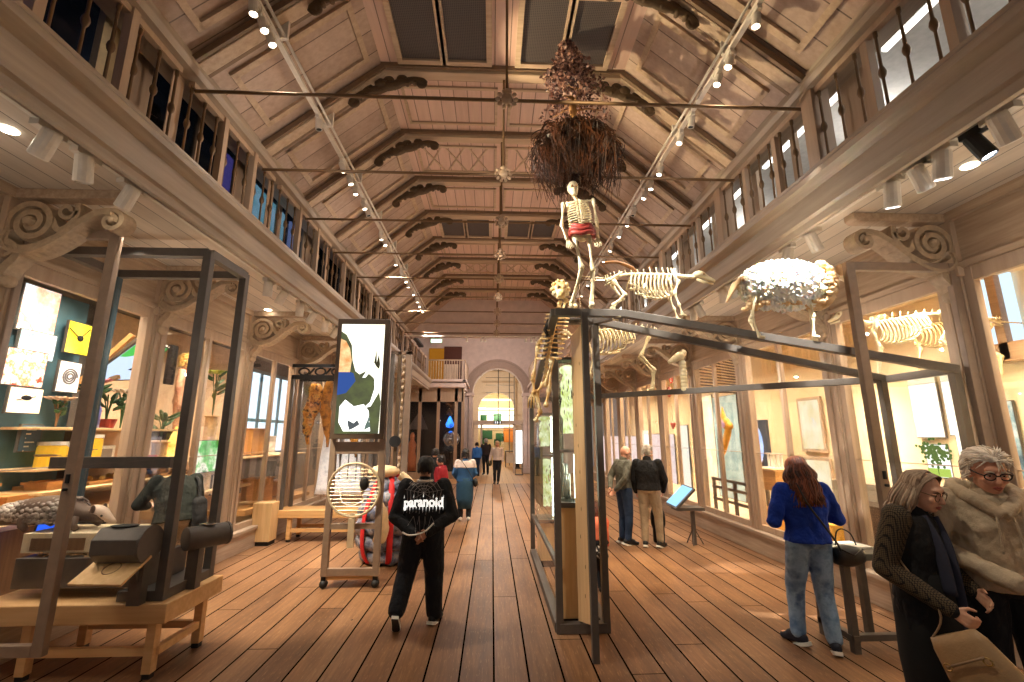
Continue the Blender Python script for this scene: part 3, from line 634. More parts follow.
p=gx(106,420,-5.1);flower('leafy_plant','green leafy plant with red pot on the upper shelf behind the open door frame','plant',(p.x,p.y,2.06),flat('stem_green',(60,96,50)),None,.42,leafy=.28)
m=MB();m.lathe([(.09,0),(.12,.12),(.1,.12)],(p.x,p.y,2.02),14);tag(m.build('plant_pot',flat('red_pot',(150,44,30))),'small red pot under the green leafy plant','pot')
p=gx(121,422,-4.95);flower('orchid_plant','pale orchid stalk on the upper shelf beside the pilaster','flower',(p.x,p.y,2.02),flat('stem_green',(60,96,50)),M_orch,.5,5,.09,.08)
p=gx(56,424,-5.1);flower('orchid_plant','small pale dried flower heads on the upper shelf beside the slate-blue post','flower',(p.x,p.y,2.02),M_brown,flat('dried_petal',(214,176,150)),.34,6,.08,.07)
M_yel=flat('amber_liquid',(240,186,40),.25,**{'Emission Color':(.8,.5,.05,1),'Emission Strength':.25})
for x,w,h,lab in((86,.15,.3,'tall amber jar with dark specimen standing left of the white box'),(52,.13,.22,'pale amber jar on the middle shelf beside the slate-blue post'),(62,.1,.2,'short amber jar beside the pale amber one')):
    p=gx(x,450,-5.0);t=thing('specimen_jar',lab,'jar',(p.x,p.y,1.58),0,'amber specimen jars')
    m=MB();m.lathe([(0,0),(w,0),(w,h),(w*.9,h+.02),(0,h+.02)],n=18);m.build('liquid',M_yel,t,smooth=False)
    m=MB();m.lathe([(0,h+.02),(w*1.02,h+.02),(w*1.02,h+.06),(0,h+.06)],n=18);m.build('lid',M_card,t)
    m=MB();m.ell((.0,-.02,h*.6),(w*1.01,w*1.01,h*.12));m.build('specimen',M_brown,t)
p=gx(102,448,-5.0);t=thing('small_frame_box','small white framed box on the middle shelf beside the amber jar','box',(p.x,p.y,1.58))
m=MB();m.box((0,0,.11),(.1,.3,.22));m.build('box',M_card,t)
m=MB();m.box((.052,0,.11),(.01,.2,.14));m.build('print',flat('grey_print',(150,140,132)),t)
for k,(yy,w) in enumerate(((5.6,.3),(6.15,.4),(6.75,.34),(7.25,.26))):
    t=thing('specimen_tray','shallow wooden tray of small yellow specimens on the lower shelf, %s from the hall entrance'%ordn[k],'tray',(-5.05,yy,1.34),0,'trays on the lower shelf')
    m=MB();m.box((0,0,.02),(.4,w,.04));m.build('tray',M_oak,t)
    m=MB()
    for i in range(7): m.ell((rnd.uniform(-.14,.14),rnd.uniform(-w*.4,w*.4),.06),(.03,.03,.03),None,8,5)
    m.build('specimen',flat('yellow_specimen',(232,196,110)),t)
for k,(yy,zz,hh) in enumerate(((4.75,1.1,.34),(5.15,1.1,.2),(5.55,1.1,.3))):
    m=MB();m.b2(-5.1,-4.85,yy-.14,yy+.14,zz,zz+hh);m.b2(-5.12,-4.83,yy-.16,yy+.16,zz+hh,zz+hh+.03);tag(m.build('wooden_box',M_oak,bev=.005),'honey-coloured wooden box on the bottom ledge, %s from the hall entrance'%ordn[k],'box','wooden boxes on the bottom ledge')
t=thing('blue_tablet','blue glowing tablet leaning behind the armadillo plinth','screen',(-4.45,5.1,.95))
m=MB(True);m.prism([(0,0),(.42,0),(.3,.34),(.06,.34)],(-4.5,4.98,.98),X_,Z_,.03);m.build('case',M_black,t)
m=MB(True);m.prism([(.03,.02),(.38,.02),(.28,.31),(.08,.31)],(-4.5,4.96,.98),X_,Z_,.004);m.build('screen',emit('blue_screen',(40,90,230),1.1),t)
# second left case: wax figure, plants, monitor, models
shelf('glass-edged shelf under the wax figure',-6,-4.9,7.9,10.0,1.5);shelf('lower shelf under the green picture',-6,-4.8,8.0,10.0,1.0,th=.05)
p=gx(170,385,-5.3);m=MB();m.b2(p.x-.05,p.x,p.y-.1,p.y+.08,2.75,3.4);o=tag(m.build('wall_monitor',M_black),'black wall monitor edge beside the wax figure','monitor')
m=MB();m.b2(-5.25,-4.95,7.3,7.85,1.86,1.97);m.b2(-5.25,-5.0,7.3,7.8,1.97,2.0);tag(m.build('dark_console',M_black),'long black console on a bracket beside the wax figure','console')
for k,(x,y) in enumerate(((163,425),(214,402))):
    p=gx(x,y,-5.0);m=MB();m.lathe([(.09,0),(.1,p.z-.25-.3-.02),(.13,p.z-.25-.3-.01),(.13,p.z-.25-.3)],(p.x,p.y,.3),14);tag(m.build('plant_pedestal',M_shelf),('pale round pedestal under the dark green bushy plant','pale round pedestal under the yellow-green tall plant')[k],'pedestal')
    flower('potted_plant',('dark green bushy plant left of the wax figure','yellow-green tall plant between the dark case posts')[k],'plant',(p.x,p.y,p.z-.25),flat('stem_green',(60,96,50)),(None,flat('lime_leaf',(176,190,60)))[k],(.4,.8)[k],6,.12,.25)
p=gx(173,455,-4.9);m=MB();m.lathe([(.0,0),(.12,.02),(.14,.15),(.07,.35),(.01,.52)],(p.x,p.y,1.55),12);tag(m.build('flame_lamp',emit('flame_orange',(255,150,50),2.2,((255,230,120),6)),smooth=True),'glowing orange flame-shaped model below the wax figure','lamp')
for k in range(3):
    m=MB();m.lathe([(.03,0),(.07,.02),(.09,.14),(.08,.15),(.05,.03)],(-5.0,7.1+k*.22,1.5),12);tag(m.build('red_cup',flat('red_cup',(176,40,32),.4)),'small dark red cup in the row beside the flame model','cup','red cups beside the flame model')
m=MB();m.b2(-5.3,-4.85,6.95,7.9,1.44,1.5);tag(m.build('cup_ledge',M_brown),'brown ledge under the red cups','ledge')
panel('picture_panel','bright green picture with white streaks above the grey reader','picture',(197,440,223,472),-4.9,prmat('green_print',[(40,150,60),(70,190,90),(240,246,240),(50,140,80)],3,.6))
panel('picture_panel','pale tall print beside the green picture','picture',(212,474,224,494),-4.95,M_card)
t=thing('tilted_reader','grey tilted reading tablet at the foot of the second left case','screen',(-4.72,7.3,.3))
m=MB();m.box((0,0,.67),(.5,.5,.03),Rm(0,.6));m.build('screen',prmat('reader_face',[(60,84,130),(100,120,160)],3,.2),t)
m=MB();m.box((0,.0,.32),(.08,.08,.64));m.box((0,0,.01),(.3,.3,.02));m.build('stand',M_dark,t)
t=thing('bone_model','small brown hanging skeleton model beside the yellow-green plant','model',(-5.2,9.35,1.46))
m=MB()
for k in range(12): m.ell((0,0,.1+k*.09),(.05,.05,.045),None,8,5)
for k in range(5):
    for sg in(-1,1): m.tube(catmull([(0,0,1.0-k*.09),(.05,sg*.14,.98-k*.09),(.12,sg*.05,.92-k*.09)],4),.014,5)
m.ell((0,0,1.28),(.1,.09,.12));m.build('bones',flat('amber_bone',(222,160,96)),t,smooth=True)
# third left case: daylight window
wy0=gx(243,430,-6).y;wy1=gx(283,430,-6).y
m=MB();m.b2(XC-6.14,XC-6.1,wy0,wy1,1.5,3.5);struct(m,'window_51',emit('daylight_pane',(206,232,250),1.7),'bright window behind the third left case')
m=MB();m.b2(-6.0,-5.95,7.0,wy0-.1,.3,3.84);struct(m,'wall_left_panel',flat('case_tan_panel',(216,186,152),.7),'tan lining of the second left case')
t=thing('window_52',None,None,(-5.98,(wy0+wy1)/2,1.4));t['kind']='structure'
m=MB(True)
for y in[wy0+(wy1-wy0)*q/4 for q in range(5)]: m.b2(-6.02,-5.94,y-.05,y+.05,1.4,3.55)
for z in(1.45,2.3,3.52): m.b2(-6.02,-5.94,wy0,wy1,z-.04,z+.04)
m.build('frame',M_teal,t)
for k,(x,y,z,h,mt,lab) in enumerate(((-5.0,9.9,1.55,.5,M_oak,'brown carved box on the ledge under the bright window'),(-5.1,10.6,1.55,.35,M_card,'white box beside the brown carved box under the window'),(-4.8,10.0,.6,.45,M_oak,'orange wooden crate low in the third left case'),(-4.9,11.2,.6,.3,M_oak,'lower orange crate beyond the first one'))):
    m=MB();m.b2(x-.18,x+.18,y-.28,y+.28,z,z+h);m.b2(x-.2,x+.2,y-.3,y+.3,z+h,z+h+.02);tag(m.build('wooden_crate',mt,bev=.005),lab,'box')
shelf('pale ledge across the third left case',-6,-4.6,9.0,11.9,1.52);shelf('low wooden base in the third left case',-6,-4.5,9.0,12,.58,M_oak,.1)
# RIGHT SIDE
XR=6.22
panel('lit_drawing','large white lit drawing of curled ribs in the first right case','picture',(912,383,941,438),XR,emit('white_lit_print',(255,252,240),1.5,((246,236,200),4)))
panel('lit_drawing','narrow white lit drawing right of the large rib one','picture',(945,380,957,436),XR,emit('white_lit_print',(255,252,240),1.5))
panel('field_photograph','lit photograph of a green tree in a field','picture',(927,444,951,478),XR+.05,emit('sky_white_print',(250,252,246),1.3,((226,240,226),3)))
y0,y1,z0,z1=wp(927,444,951,478,XR+.05);t=thing('tree_print','green tree with a meadow on the lit field photograph','drawing',(XR+.03,(y0+y1)/2,z0))
m=MB(True)
for i in range(150): m.ell((XR+.03,(y0+y1)/2+rnd.gauss(.02,.1),z0+.35+rnd.gauss(0,.075)),(.006,.022,.02),None,8,5)
m.bar((XR+.03,(y0+y1)/2,z0+.05),(XR+.03,(y0+y1)/2,z0+.3),.02,.008);m.build('crown',emit('tree_green',(90,130,56),.6),t)
m=MB(True);m.b2(XR+.025,XR+.04,y0+.02,y1-.02,z0+.02,z0+.13);m.build('meadow',emit('meadow_green',(176,206,90),.9),t)
panel('lit_drawing','small white lit sheet beside the field photograph','picture',(958,432,968,470),XR,emit('white_lit_print',(255,252,240),1.5))
m=MB();m.b2(5.3,6.1,4.3,7.2,.3,1.25);tag(m.build('grey_counter',flat('warm_grey_counter',(150,136,116),.5),bev=.01),'pale grey counter at the back of the first right case','counter')
m=MB();m.b2(4.95,5.28,5.5,6.55,.36,.98);m.b2(4.93,5.29,5.48,6.57,.98,1.02);tag(m.build('dark_cabinet',flat('umber_cabinet',(46,36,30),.4),bev=.005),'dark umber cabinet low in the first right case','cabinet')
m=MB();m.b2(4.66,5.0,4.3,5.6,.66,.72);m.b2(4.9,4.98,4.4,4.5,.3,.66);m.b2(4.9,4.98,5.4,5.5,.3,.66);tag(m.build('slate_ledge',flat('slate_ledge',(88,88,84),.4)),'slate ledge just inside the first right case','ledge')
t=thing('toucan_model','small black bird model with an orange body patch on the slate ledge','model',(4.85,5.45,.72))
m=MB();m.ell((0,0,.07),(.09,.1,.08));m.ell((0,.05,.2),(.05,.06,.05));m.build('body',M_black,t,smooth=True)
m=MB();m.ell((-.05,-.03,.15),(.06,.08,.07));m.cap((-.04,.1,.22),(-.06,.19,.19),.022,.008);m.build('orange_patch',flat('bright_orange',(240,110,40),.4),t,smooth=True)
for k,(y,lab) in enumerate(((4.6,'white card lying on the slate ledge nearer the open door'),(5.05,'white card lying beside the bird model'))):
    m=MB();m.box((4.8,y,.73),(.22,.3,.012));tag(m.build('label_card',M_card),lab,'card')
# shallow panelled screen in second right case
panel('framed_print','tall cream framed print left of the blue-sweater visitor','picture',(799,397,823,452),6.22,emit('cream_lit_print',(255,240,206),1.1,((240,216,160),3)),edge=M_paint,frame=.06)
panel('framed_print','lower cream framed print behind the blue-sweater visitor','picture',(803,458,833,500),6.22,emit('cream_lit_print',(255,240,206),1.1),edge=M_paint,frame=.05)
t=thing('oval_picture','white-blue oval globe picture in a dark slate frame','picture',(5.4,9.6,1.5))
y0,y1,z0,z1=wp(748,420,768,468,5.4);m=MB(True);m.b2(5.4,5.45,y0,y1,z0,z1);m.build('frame',flat('slate_frame',(58,60,70)),t)
m=MB(True);m.ell((5.4,(y0+y1)/2+.08,(z0+z1)/2-.02),(.02,(y1-y0)*.4,(z1-z0)*.44));m.build('globe',emit('moon_blue',(206,220,255),1.5,((150,180,240),4)),t,smooth=True)
t=thing('wooden_chest','honey wooden chest on dark legs beside the oval picture','chest',(5.15,8.3,.3))
y0,y1,z0,z1=wp(757,470,784,489,5.1);m=MB(True);m.b2(4.95,5.25,y0,y1,z0,z1);m.build('body',M_oak,t,bev=.01)
m=MB(True);m.b2(4.94,5.26,y0-.01,y1+.01,z1,z1+.03);m.build('lid',M_pine,t)
for yy in(y0+.1,y1-.1):
    for xx in(4.98,5.22): m=MB(True);m.b2(xx-.025,xx+.025,yy-.03,yy+.03,.62,z0);m.build('leg',M_dark,t)
m=MB();m.b2(5.0,5.3,6.9,8.9,.3,.62);tag(m.build('yellow_base',flat('yellow_plinth',(236,176,60),.5)),'yellow plinth along the foot of the second right case','plinth')
t=thing('small_crate','pale slatted crate above the wooden chest','box',(5.3,8.6,z1))
m=MB()
for i in range(5): m.box((0,-.2+i*.1,.14),(.02,.05,.28))
m.box((0,0,.02),(.3,.48,.03));m.box((0,0,.28),(.04,.48,.03));m.build('slats',M_card,t)
# third right case
def fishskin():
    a=gx(725,404,5.3);t=thing('dried_fish','golden dried fish standing on a dark pole in the third right case','specimen',(5.2,10.1,.3))
    m=MB(True);pts=[gx(*q,5.2) for q in((722,407),(724,420),(728,428),(726,440),(723,452),(721,464))]
    m.tube(catmull(pts,5),[.02,.03,.05,.07,.09,.1,.13,.15,.14,.12]+[.11]*5+[.1]*5+[.08,.06,.05,.04,.03,.02],10,.5);m.ell(gx(729,426,5.2),(.06,.14,.1));m.build('body',flat('golden_skin',(232,164,58),.35,var=.3),t,smooth=True)
    b=gx(721,466,5.2);m=MB(True);m.tube([(b.x,b.y,.3),(b.x,b.y,b.z+.6)],.03,8);m.build('pole',M_dark,t)
fishskin()
panel('teal_screen','teal hanging sheet at the back of the third right case','sheet',(716,395,741,498),6.22,prmat('teal_sheet',[(120,150,156),(170,192,196)],2.5,.25))
panel('white_screen','white hanging sheet left of the teal one','sheet',(702,395,716,505),6.22,prmat('white_sheet',[(226,206,178),(250,240,222)],2,.35))
panel('white_screen','broad white lit board two cases beyond the golden fish','sheet',(680,425,690,505),6.22,emit('warm_white_board',(255,246,226),1.1))
panel('white_screen','lilac-white lit board behind the two older men','sheet',(643,434,676,500),6.22,emit('warm_white_board2',(255,240,236),1.0,((246,214,206),3)))
panel('white_screen','lit pink-white board at the far end of the right wall','sheet',(603,436,640,478),6.22,emit('warm_white_board2',(255,240,236),1.0))
t=thing('dark_rail','double dark rail across the foot of the third right case','rail',(4.75,9.2,.36))
m=MB(True)
for z in(.62,.86,1.02): m.b2(4.72,4.77,8.25,10.0,z-.025,z+.025)
for y in(8.3,9.1,9.95): m.b2(4.72,4.77,y-.03,y+.03,.36,1.05)
m.build('bars',M_dark,t)
# knotted net hanging high in the third right case
t=thing('hanging_net','dark knotted bead net hanging high above the golden fish','net',(4.9,9.3,2.6))
m=MB(True);P0=[gx(*q,4.75) for q in((694,353),(738,362),(738,393),(697,391))]
for r in range(13):
    v=r/12;a=P0[0].lerp(P0[3],v);b=P0[1].lerp(P0[2],v);n=30
    for i in range(n):
        p=a.lerp(b,(i+.5*(r%2))/n);m.ell(p,(.02,.022,.018),None,6,4)
m.build('beads',flat('dark_beads',(70,54,36),.5,var=.4),t)
m=MB(True);m.tube(catmull([gx(*q,4.75) for q in((690,352),(700,350),(718,354),(736,358),(743,368),(741,384))],5),.03,6);m.build('border_cord',M_oak,t)
for k,(x,y) in enumerate(((671,378),(673,425),(669,392))):
    p=gx(x,y,4.7);t=thing('red_ornament',('red hanging ring ornament far along the right wall','red heart ornament hanging low beside the white board','thin red loop below the red ring')[k],'ornament',p)
    m=MB()
    if k==1:
        for sg in(-1,1): m.ell((0,sg*.07,0),(.03,.09,.06),Rm(sg*.5,0,0))
        m.cap((0,0,-.02),(0,0,-.1),.05,.015)
    else: m.tube([(0,.09*math.cos(a*PI/8),.13*math.sin(a*PI/8)) for a in range(17)],.018,6)
    m.build('ring' if k!=1 else 'heart',flat('lacquer_red',(196,40,30),.4),t,smooth=True);m=MB();m.tube([(0,0,.1),(0,0,.5)],.005,4);m.build('string',M_iron,t)
# windows beyond the first bay at the right edge and in the gallery
wa,wb=gx(1016,310,6.2).y,gx(973,310,6.2).y;wz0,wz1=gx(992,346,6.2).z,gx(990,272,6.2).z
m=MB();m.b2(6.2,6.24,wa,wb,wz0,wz1);struct(m,'window_53',emit('pale_blue_pane',(196,220,240),1.15),'pale daylight window at the right edge')
m=MB();m.b2(6.12,6.22,wa-.6,wb+.1,wz0-.22,wz0);m.b2(6.12,6.22,wa+.1,wa+.2,wz0-.2,wz1+.1);m.b2(6.12,6.22,wa-.6,wb+.1,wz1,wz1+.1);struct(m,'trim_11',wood('window_rail_wood',(150,116,84),(182,146,110),1),'wooden rails of the right edge window')
panel('blue_poster','slate-blue poster behind the white-haired man','poster',(986,385,1003,432),6.22,flat('slate_poster',(104,128,146)))
panel('blue_poster','blue-grey poster low behind the white-haired man','poster',(1003,400,1023,500),6.22,prmat('poster_blue',[(70,92,110),(120,150,166),(200,210,214)],3))
for s in(-1,1):
    pass
for k,(x0_,x1_,c,st) in enumerate(((227,238,(150,124,226),.6),(247,284,(196,226,238),1.3),(289,308,(176,184,236),.8))):
    y0=gx(x0_,200,-3.62).y;y1=gx(x1_,200,-3.62).y;ya,yb=gx(x0_,[165,215,255][k]-12,-3.62).y,gx(x1_,[165,215,255][k]+12,-3.62).y
    m=MB();m.b2(-3.66,-3.62,ya,yb,4.6,5.68);struct(m,'window_%d'%(54+k),emit('gallery_pane_%d'%k,c,st,((120,190,190),3) if k==1 else None),'lit window high in the left gallery room')
ya,yb=gx(96,52,-3.4).y,gx(122,52,-3.4).y
m=MB();m.b2(-3.44,-3.38,ya,ya+.32,4.5,5.6);tag(m.build('pale_board',flat('pale_gallery_board',(206,190,156),.7)),'pale upright board behind the left gallery balusters near the front','board')
m=MB();m.b2(-3.7,-3.66,1.2,3.0,4.6,5.68);struct(m,'window_57',emit('gallery_blue',(10,16,70),.7,((70,120,255),2.6)),'dark blue screen wall in the left gallery room')
for k in range(6):
    y0=2.2+k*2.04;m=MB();m.b2(XC+3.72,XC+3.77,y0,y0+1.5,5.66,5.7);tag(m.build('strip_light',emit('gallery_strip',(255,250,240),3)),'white strip light in the right gallery room behind its %s bay from the front'%ordn[k],'light','strip lights in the right gallery room')
    if k%2==0:
        m=MB();m.b2(XC+5.2,XC+5.25,y0+.3,y0+1.2,4.7,5.4);tag(m.build('wall_print',prmat('bird_print',[(240,238,230),(236,234,224),(90,110,90)],5)),'white print on the right gallery room wall behind its %s bay from the front'%ordn[k],'picture','prints in the right gallery room')
# ================================================================ FREE-STANDING CASES, DOORS, SKELETONS
M_frame=flat('grey_brown_frame',(150,128,110),.45,.15)
def open_door(s,y,x0,x1,z0,z1,label):
    t=thing('glass_door',label,'door',((x0+x1)/2,y,z0));w=.085
    m=MB(True)
    for x in(x0,x1): m.b2(x-w/2,x+w/2,y-.03,y+.03,z0,z1)
    m.build('stile',M_frame,t,bev=.006)
    for z in(z0+w/2,z1-w/2): m=MB(True);m.b2(min(x0,x1)+w/2,max(x0,x1)-w/2,y-.028,y+.028,z-w/2,z+w/2);m.build('rail',M_frame,t,bev=.006)
    m=MB(True);m.b2(min(x0,x1),max(x0,x1),y-.004,y+.004,z0+.05,z1-.05);m.build('glass_pane',M_glass,t)
    xi=x1;m=MB(True);m.b2(xi-.012,xi+.012,y-.045,y-.03,1.55,1.62);m.lathe([(.0,0),(.012,0),(.012,.03),(0,.03)],(xi,y-.03,1.5),8,Rm(PI/2));m.build('latch',M_black,t)
    return t
open_door(-1,4.04,-4.24,-3.44,.28,3.76,'tall open glass case door at the left front, standing out from the wall')
open_door(1,4.02,4.45,3.42,.48,3.56,'tall open glass case door on the right beside the white-haired couple')
def table(name,label,x0,x1,y0,y1,z,th,legs,mat,st=.2,foot=True,lw=.075):
    t=thing(name,label,'table',((x0+x1)/2,(y0+y1)/2,0))
    m=MB(True);m.b2(x0,x1,y0,y1,z-th,z);m.build('top',mat,t,bev=.008)
    for x,y in legs:
        m=MB(True);m.b2(x-lw/2,x+lw/2,y-lw/2,y+lw/2,.04 if foot else 0,z-th);l=m.build('leg',mat,t,bev=.005)
        if foot: m=MB(True);m.b2(x-.03,x+.03,y-.03,y+.03,0,.04);m.build('foot',M_black,l)
    xs=sorted({p[0] for p in legs});ys=sorted({p[1] for p in legs})
    if st:
        m=MB(True);m.b2(xs[0],xs[-1],ys[0]-.025,ys[0]+.025,st-.03,st+.03);m.build('stretcher',mat,t)
        m=MB(True);m.b2(xs[0],xs[-1],ys[-1]-.025,ys[-1]+.025,st-.03,st+.03);m.build('stretcher',mat,t)
        m=MB(True);m.b2(xs[-1]-.025,xs[-1]+.025,ys[0],ys[-1],st-.03,st+.03);m.build('stretcher',mat,t)
    return t
M_tab=wood('ash_table',(206,158,104),(232,190,136),0,.6,.45)
table('case_table','pale wooden table with stretchers carrying the tall case by the left door',-4.22,-2.64,4.2,5.0,.58,.15,[(-2.78,4.3),(-2.74,4.86),(-3.76,4.3),(-3.76,4.86)],M_tab)
t=thing('display_case','tall charcoal-framed glass case on the pale table at the left','display case',(-3.4,4.6,.58))
cx=(-4.12,-2.76);cy=(4.3,4.94)
for x in cx:
    for y in cy:
        if x==cx[0] and y==cy[0]: continue
        m=MB(True);m.b2(x-.037,x+.037,y-.037,y+.037,.585,3.68);m.build('post',M_dark if x>-3.5 else flat('slate_post',(62,84,92)),t,bev=.004)
for x in cx: m=MB(True);m.b2(x-.04,x+.04,cy[0],cy[1],3.62,3.7);m.build('top_bar',M_dark,t)
for y in cy: m=MB(True);m.b2(cx[0],cx[1],y-.04,y+.04,3.62,3.7);m.build('top_bar',M_dark,t)
m=MB(True);m.b2(-3.1,-2.725,4.265,4.975,.58,.66);m.build('foot_bar',M_dark,t,bev=.004)
m=MB(True);m.b2(-3.95,-2.9,4.38,4.44,1.64,1.74);m.build('cross_bar',M_dark,t,bev=.004)
m=MB(True);m.b2(-4.08,-2.8,4.298,4.302,.66,3.62);m.b2(-4.08,-2.8,4.938,4.942,.66,3.62);m.build('glass_pane',M_glass,t)
# mulch tray with the viewers
t=thing('mulch_tray','dark tray filled with bark chips inside the tall left case','tray',(-3.5,4.65,.66))
m=MB(True);m.b2(-4.05,-2.95,4.36,4.88,.66,.9);m.build('tray',M_dark,t,bev=.006)
m=MB(True)
for i in range(260):
    p=V((rnd.uniform(-4.0,-2.98),rnd.uniform(4.4,4.84),.905+rnd.random()*.03));m.box(p,(rnd.uniform(.03,.09),rnd.uniform(.015,.03),.008),Rm(rnd.uniform(-.4,.4),rnd.uniform(-.4,.4),rnd.uniform(0,3)))
o=m.build('bark_chips',prmat('bark_chips',[(120,84,52),(206,166,116),(236,206,160)],14),t);o['kind']='stuff'
def viewer(name,label,c,L,r,n,ang,post):
    t=thing(name,label,'viewer',(c[0],c[1],.66));cc=V(c);R_=Rm(0,PI/2,0)
    R2=Rm(0,0,ang)@R_
    m=MB(True);m.lathe([(r*.98,-L/2),(r,-L/2+.01),(r,L/2-.01),(r*.98,L/2)],cc,n,R2@Rm(0,0,PI/n));m.build('barrel',M_dark,t,bev=.005,smooth=n>10)
    m=MB(True);m.lathe([(r*1.02,L/2),(r*1.02,L/2+.02),(.0,L/2+.02)],cc,28,R2);m.build('end_cap',M_dark,t)
    m=MB(True);m.lathe([(.0,0),(r*.42,0),(r*.5,.012),(.34*r,.012),(.0,.004)],cc+V((-.03 if n<10 else 0,0,r*(.92 if n<10 else .98))),24,None,1.5);m.build('eyepiece',M_black if n<10 else flat('chrome_lens',(200,196,190),.15,.9),t,smooth=True)
    m=MB(True);m.b2(post[0]-.05,post[0]+.05,post[1]-.04,post[1]+.04,.58,c[2]-r*.8);m.build('stand',M_dark,t);return t
c=gy(126,544,4.13);viewer('hexagonal_viewer','eight-sided charcoal viewer with round black eyepiece at the front of the left case',(c.x,c.y,c.z),.36,.145,8,0.0,(c.x+.1,4.2))
c2=gy(206,536,4.62);viewer('tube_viewer','round charcoal tube viewer with glinting lens at the case corner',(c2.x,c2.y,c2.z),.34,.1,24,PI*.3,(c2.x-.06,4.6))
a=gy(116,571,4.08);t=thing('label_stand','sloping pale wooden label card under the eight-sided viewer','label',(a.x,a.y,.7))
m=MB();m.box((0,-.05,a.z-.68),(.42,.3,.018),Rm(.5,0,-.08));m.build('card',M_pine,t)
m=MB();m.ribbon([(.06*math.cos(q*PI/10),.06*math.sin(q*PI/10)) for q in range(21)],.006,(0,-.05,a.z-.68+.012),Rm(.5)@X_,Rm(.5)@Y_,.004);m.build('emblem',M_brown,t)
m=MB();m.bar((.1,.05,a.z-.71),(.1,.12,0.),.05,.04);m.build('bracket',M_dark,t)
# animal on its cream block
p0=gy(0,528,4.55);t=thing('cream_block','cream block with brown inset under the scaly animal','plinth',(-3.75,4.6,.92))
m=MB(True);m.b2(-4.08,-3.3,4.42,4.84,.93,1.09);m.build('block',flat('cream_block',(246,226,190),.5),t,bev=.004)
m=MB(True);m.b2(-4.0,-3.55,4.41,4.425,.95,1.05);m.build('inset',M_brown,t)
t=thing('pangolin','grey-brown scaly animal with pale snout lying on the cream block','animal',(-3.98,4.62,1.09));t.scale=(.74,)*3
m=MB();sp=[(-.75,0,.1),(-.5,0,.17),(-.25,0,.22),(0,0,.23),(.2,0,.2),(.34,0,.17),(.44,0,.17),(.52,0,.14),(.58,0,.1)]
m.tube(catmull(sp,4),[.06,.08,.1,.12,.14,.16,.175,.185,.19,.19,.19,.185,.18,.175,.165,.15,.13,.12,.11,.105,.1,.1,.1,.1,.095,.09,.085,.08,.07,.06,.05,.045,.04][:33],14,.9)
m.build('body',flat('umber_hide',(104,82,66),.6,bump=.4),t,smooth=True)
m=MB()
for i in range(17):
    x=-.62+i*.05;rr=.2*math.sin(max(.35,min(1,(x+.95)/1.0))*PI*.55)
    for k in range(11):
        a=-.35+k*(PI+.7)/10+(i%2)*.12;cc=V((x,math.cos(a)*rr*.98,.19+math.sin(a)*rr*.92));m.ell(cc,(.045,.03,.012),Rm(0,.35,0) @ Matrix.Identity(3) if 0 else (Rm(a-PI/2,0,0)@Rm(0,.35,0)),8,4)
m.build('scales',prmat('grey_scales',[(110,100,92),(196,184,172),(140,126,112)],7),t,smooth=True)
m=MB();m.tube(catmull([(.4,0,.2),(.5,0,.18),(.6,0,.12),(.68,0,.07)],4),[.085,.09,.09,.085,.08,.075,.065,.055,.05,.04,.035,.03,.025],12);m.build('head',flat('pale_muzzle',(232,206,180),.5),t,smooth=True)
for sg in(-1,1):
    m=MB();m.ell((.56,sg*.07,.16),(.014,.01,.014));m.build('eye',M_black,t,smooth=True)
    m=MB();m.ell((.46,sg*.09,.24),(.03,.015,.05));m.build('ear',flat('umber_hide',(120,86,62)),t,smooth=True)
    for x in(-.3,.28): m=MB();m.tube([(x,sg*.13,.14),(x+.04,sg*.17,.06),(x+.09,sg*.17,.02)],[.06,.045,.03],8);m.build('foot',flat('umber_hide',(120,86,62)),t,smooth=True)
# ---- centre case: posts, sloping glass roof joined to the right wall
A=V((.62,4.42,3.14));B=V((1.335,4.45,3.14));D=V((4.36,4.07,2.53));B2=V((1.16,5.0,3.2));E_=V((4.36,4.85,2.53));A2=V((.72,8.05,2.53));A1=V((.69,5.0,3.2));F2=V((1.2,8.05,2.53))
t=thing('glass_canopy_case','large charcoal-framed glass case in mid hall, its sloping glass roof reaching the wall','display case',(.92,5.0,0))
def beam(a,b,w=.075,nm='beam'): m=MB(True);m.bar(a,b,w,w);m.build(nm,M_dark,t,bev=.004)
for a,b in((A,B),(A,A2),(B,D),(B2,E_),(B,B2),(A1,B2),(A2,E_),(B2,F2),(A2,F2),(D,E_),(A,A1)): beam(a,b)
for p in((.69,5.0,3.2),(1.16,5.0,3.2),(.69,8.05,2.53),(1.2,8.05,2.53),(4.3,4.85,2.53),(4.36,4.1,2.53)):
    m=MB(True);zb=0 if p[0]<3 else .36;m.bar((p[0],p[1],zb),p,.07,.07);m.build('post',M_dark,t,bev=.004)
for a,b in(((.69,5,.05),(1.16,5,.05)),((.69,5,.05),(.69,8.05,.05)),((1.16,5,.05),(1.2,8.05,.05))): beam(a,b,.09,'foot_bar')
beam((.69,5.0,.62),(.69,8.0,.62),.05,'ledge_bar')
m=MB(True);q=[A,B,D,E_,B2];
m.quad(A,B,B2,A1);m.quad(B,D,E_,B2);m.build('roof_glass',glassm('canopy_glass',(1,1,1),.16),t)
m=MB(True);m.quad(A1,B2,F2,A2);m.build('roof_glass',M_glass,t)
m=MB(True);m.quad((.69,5.05,.1),(.69,8,.1),(.69,8,2.5),(.69,5.05,3.15));m.build('glass_pane',M_glass,t)
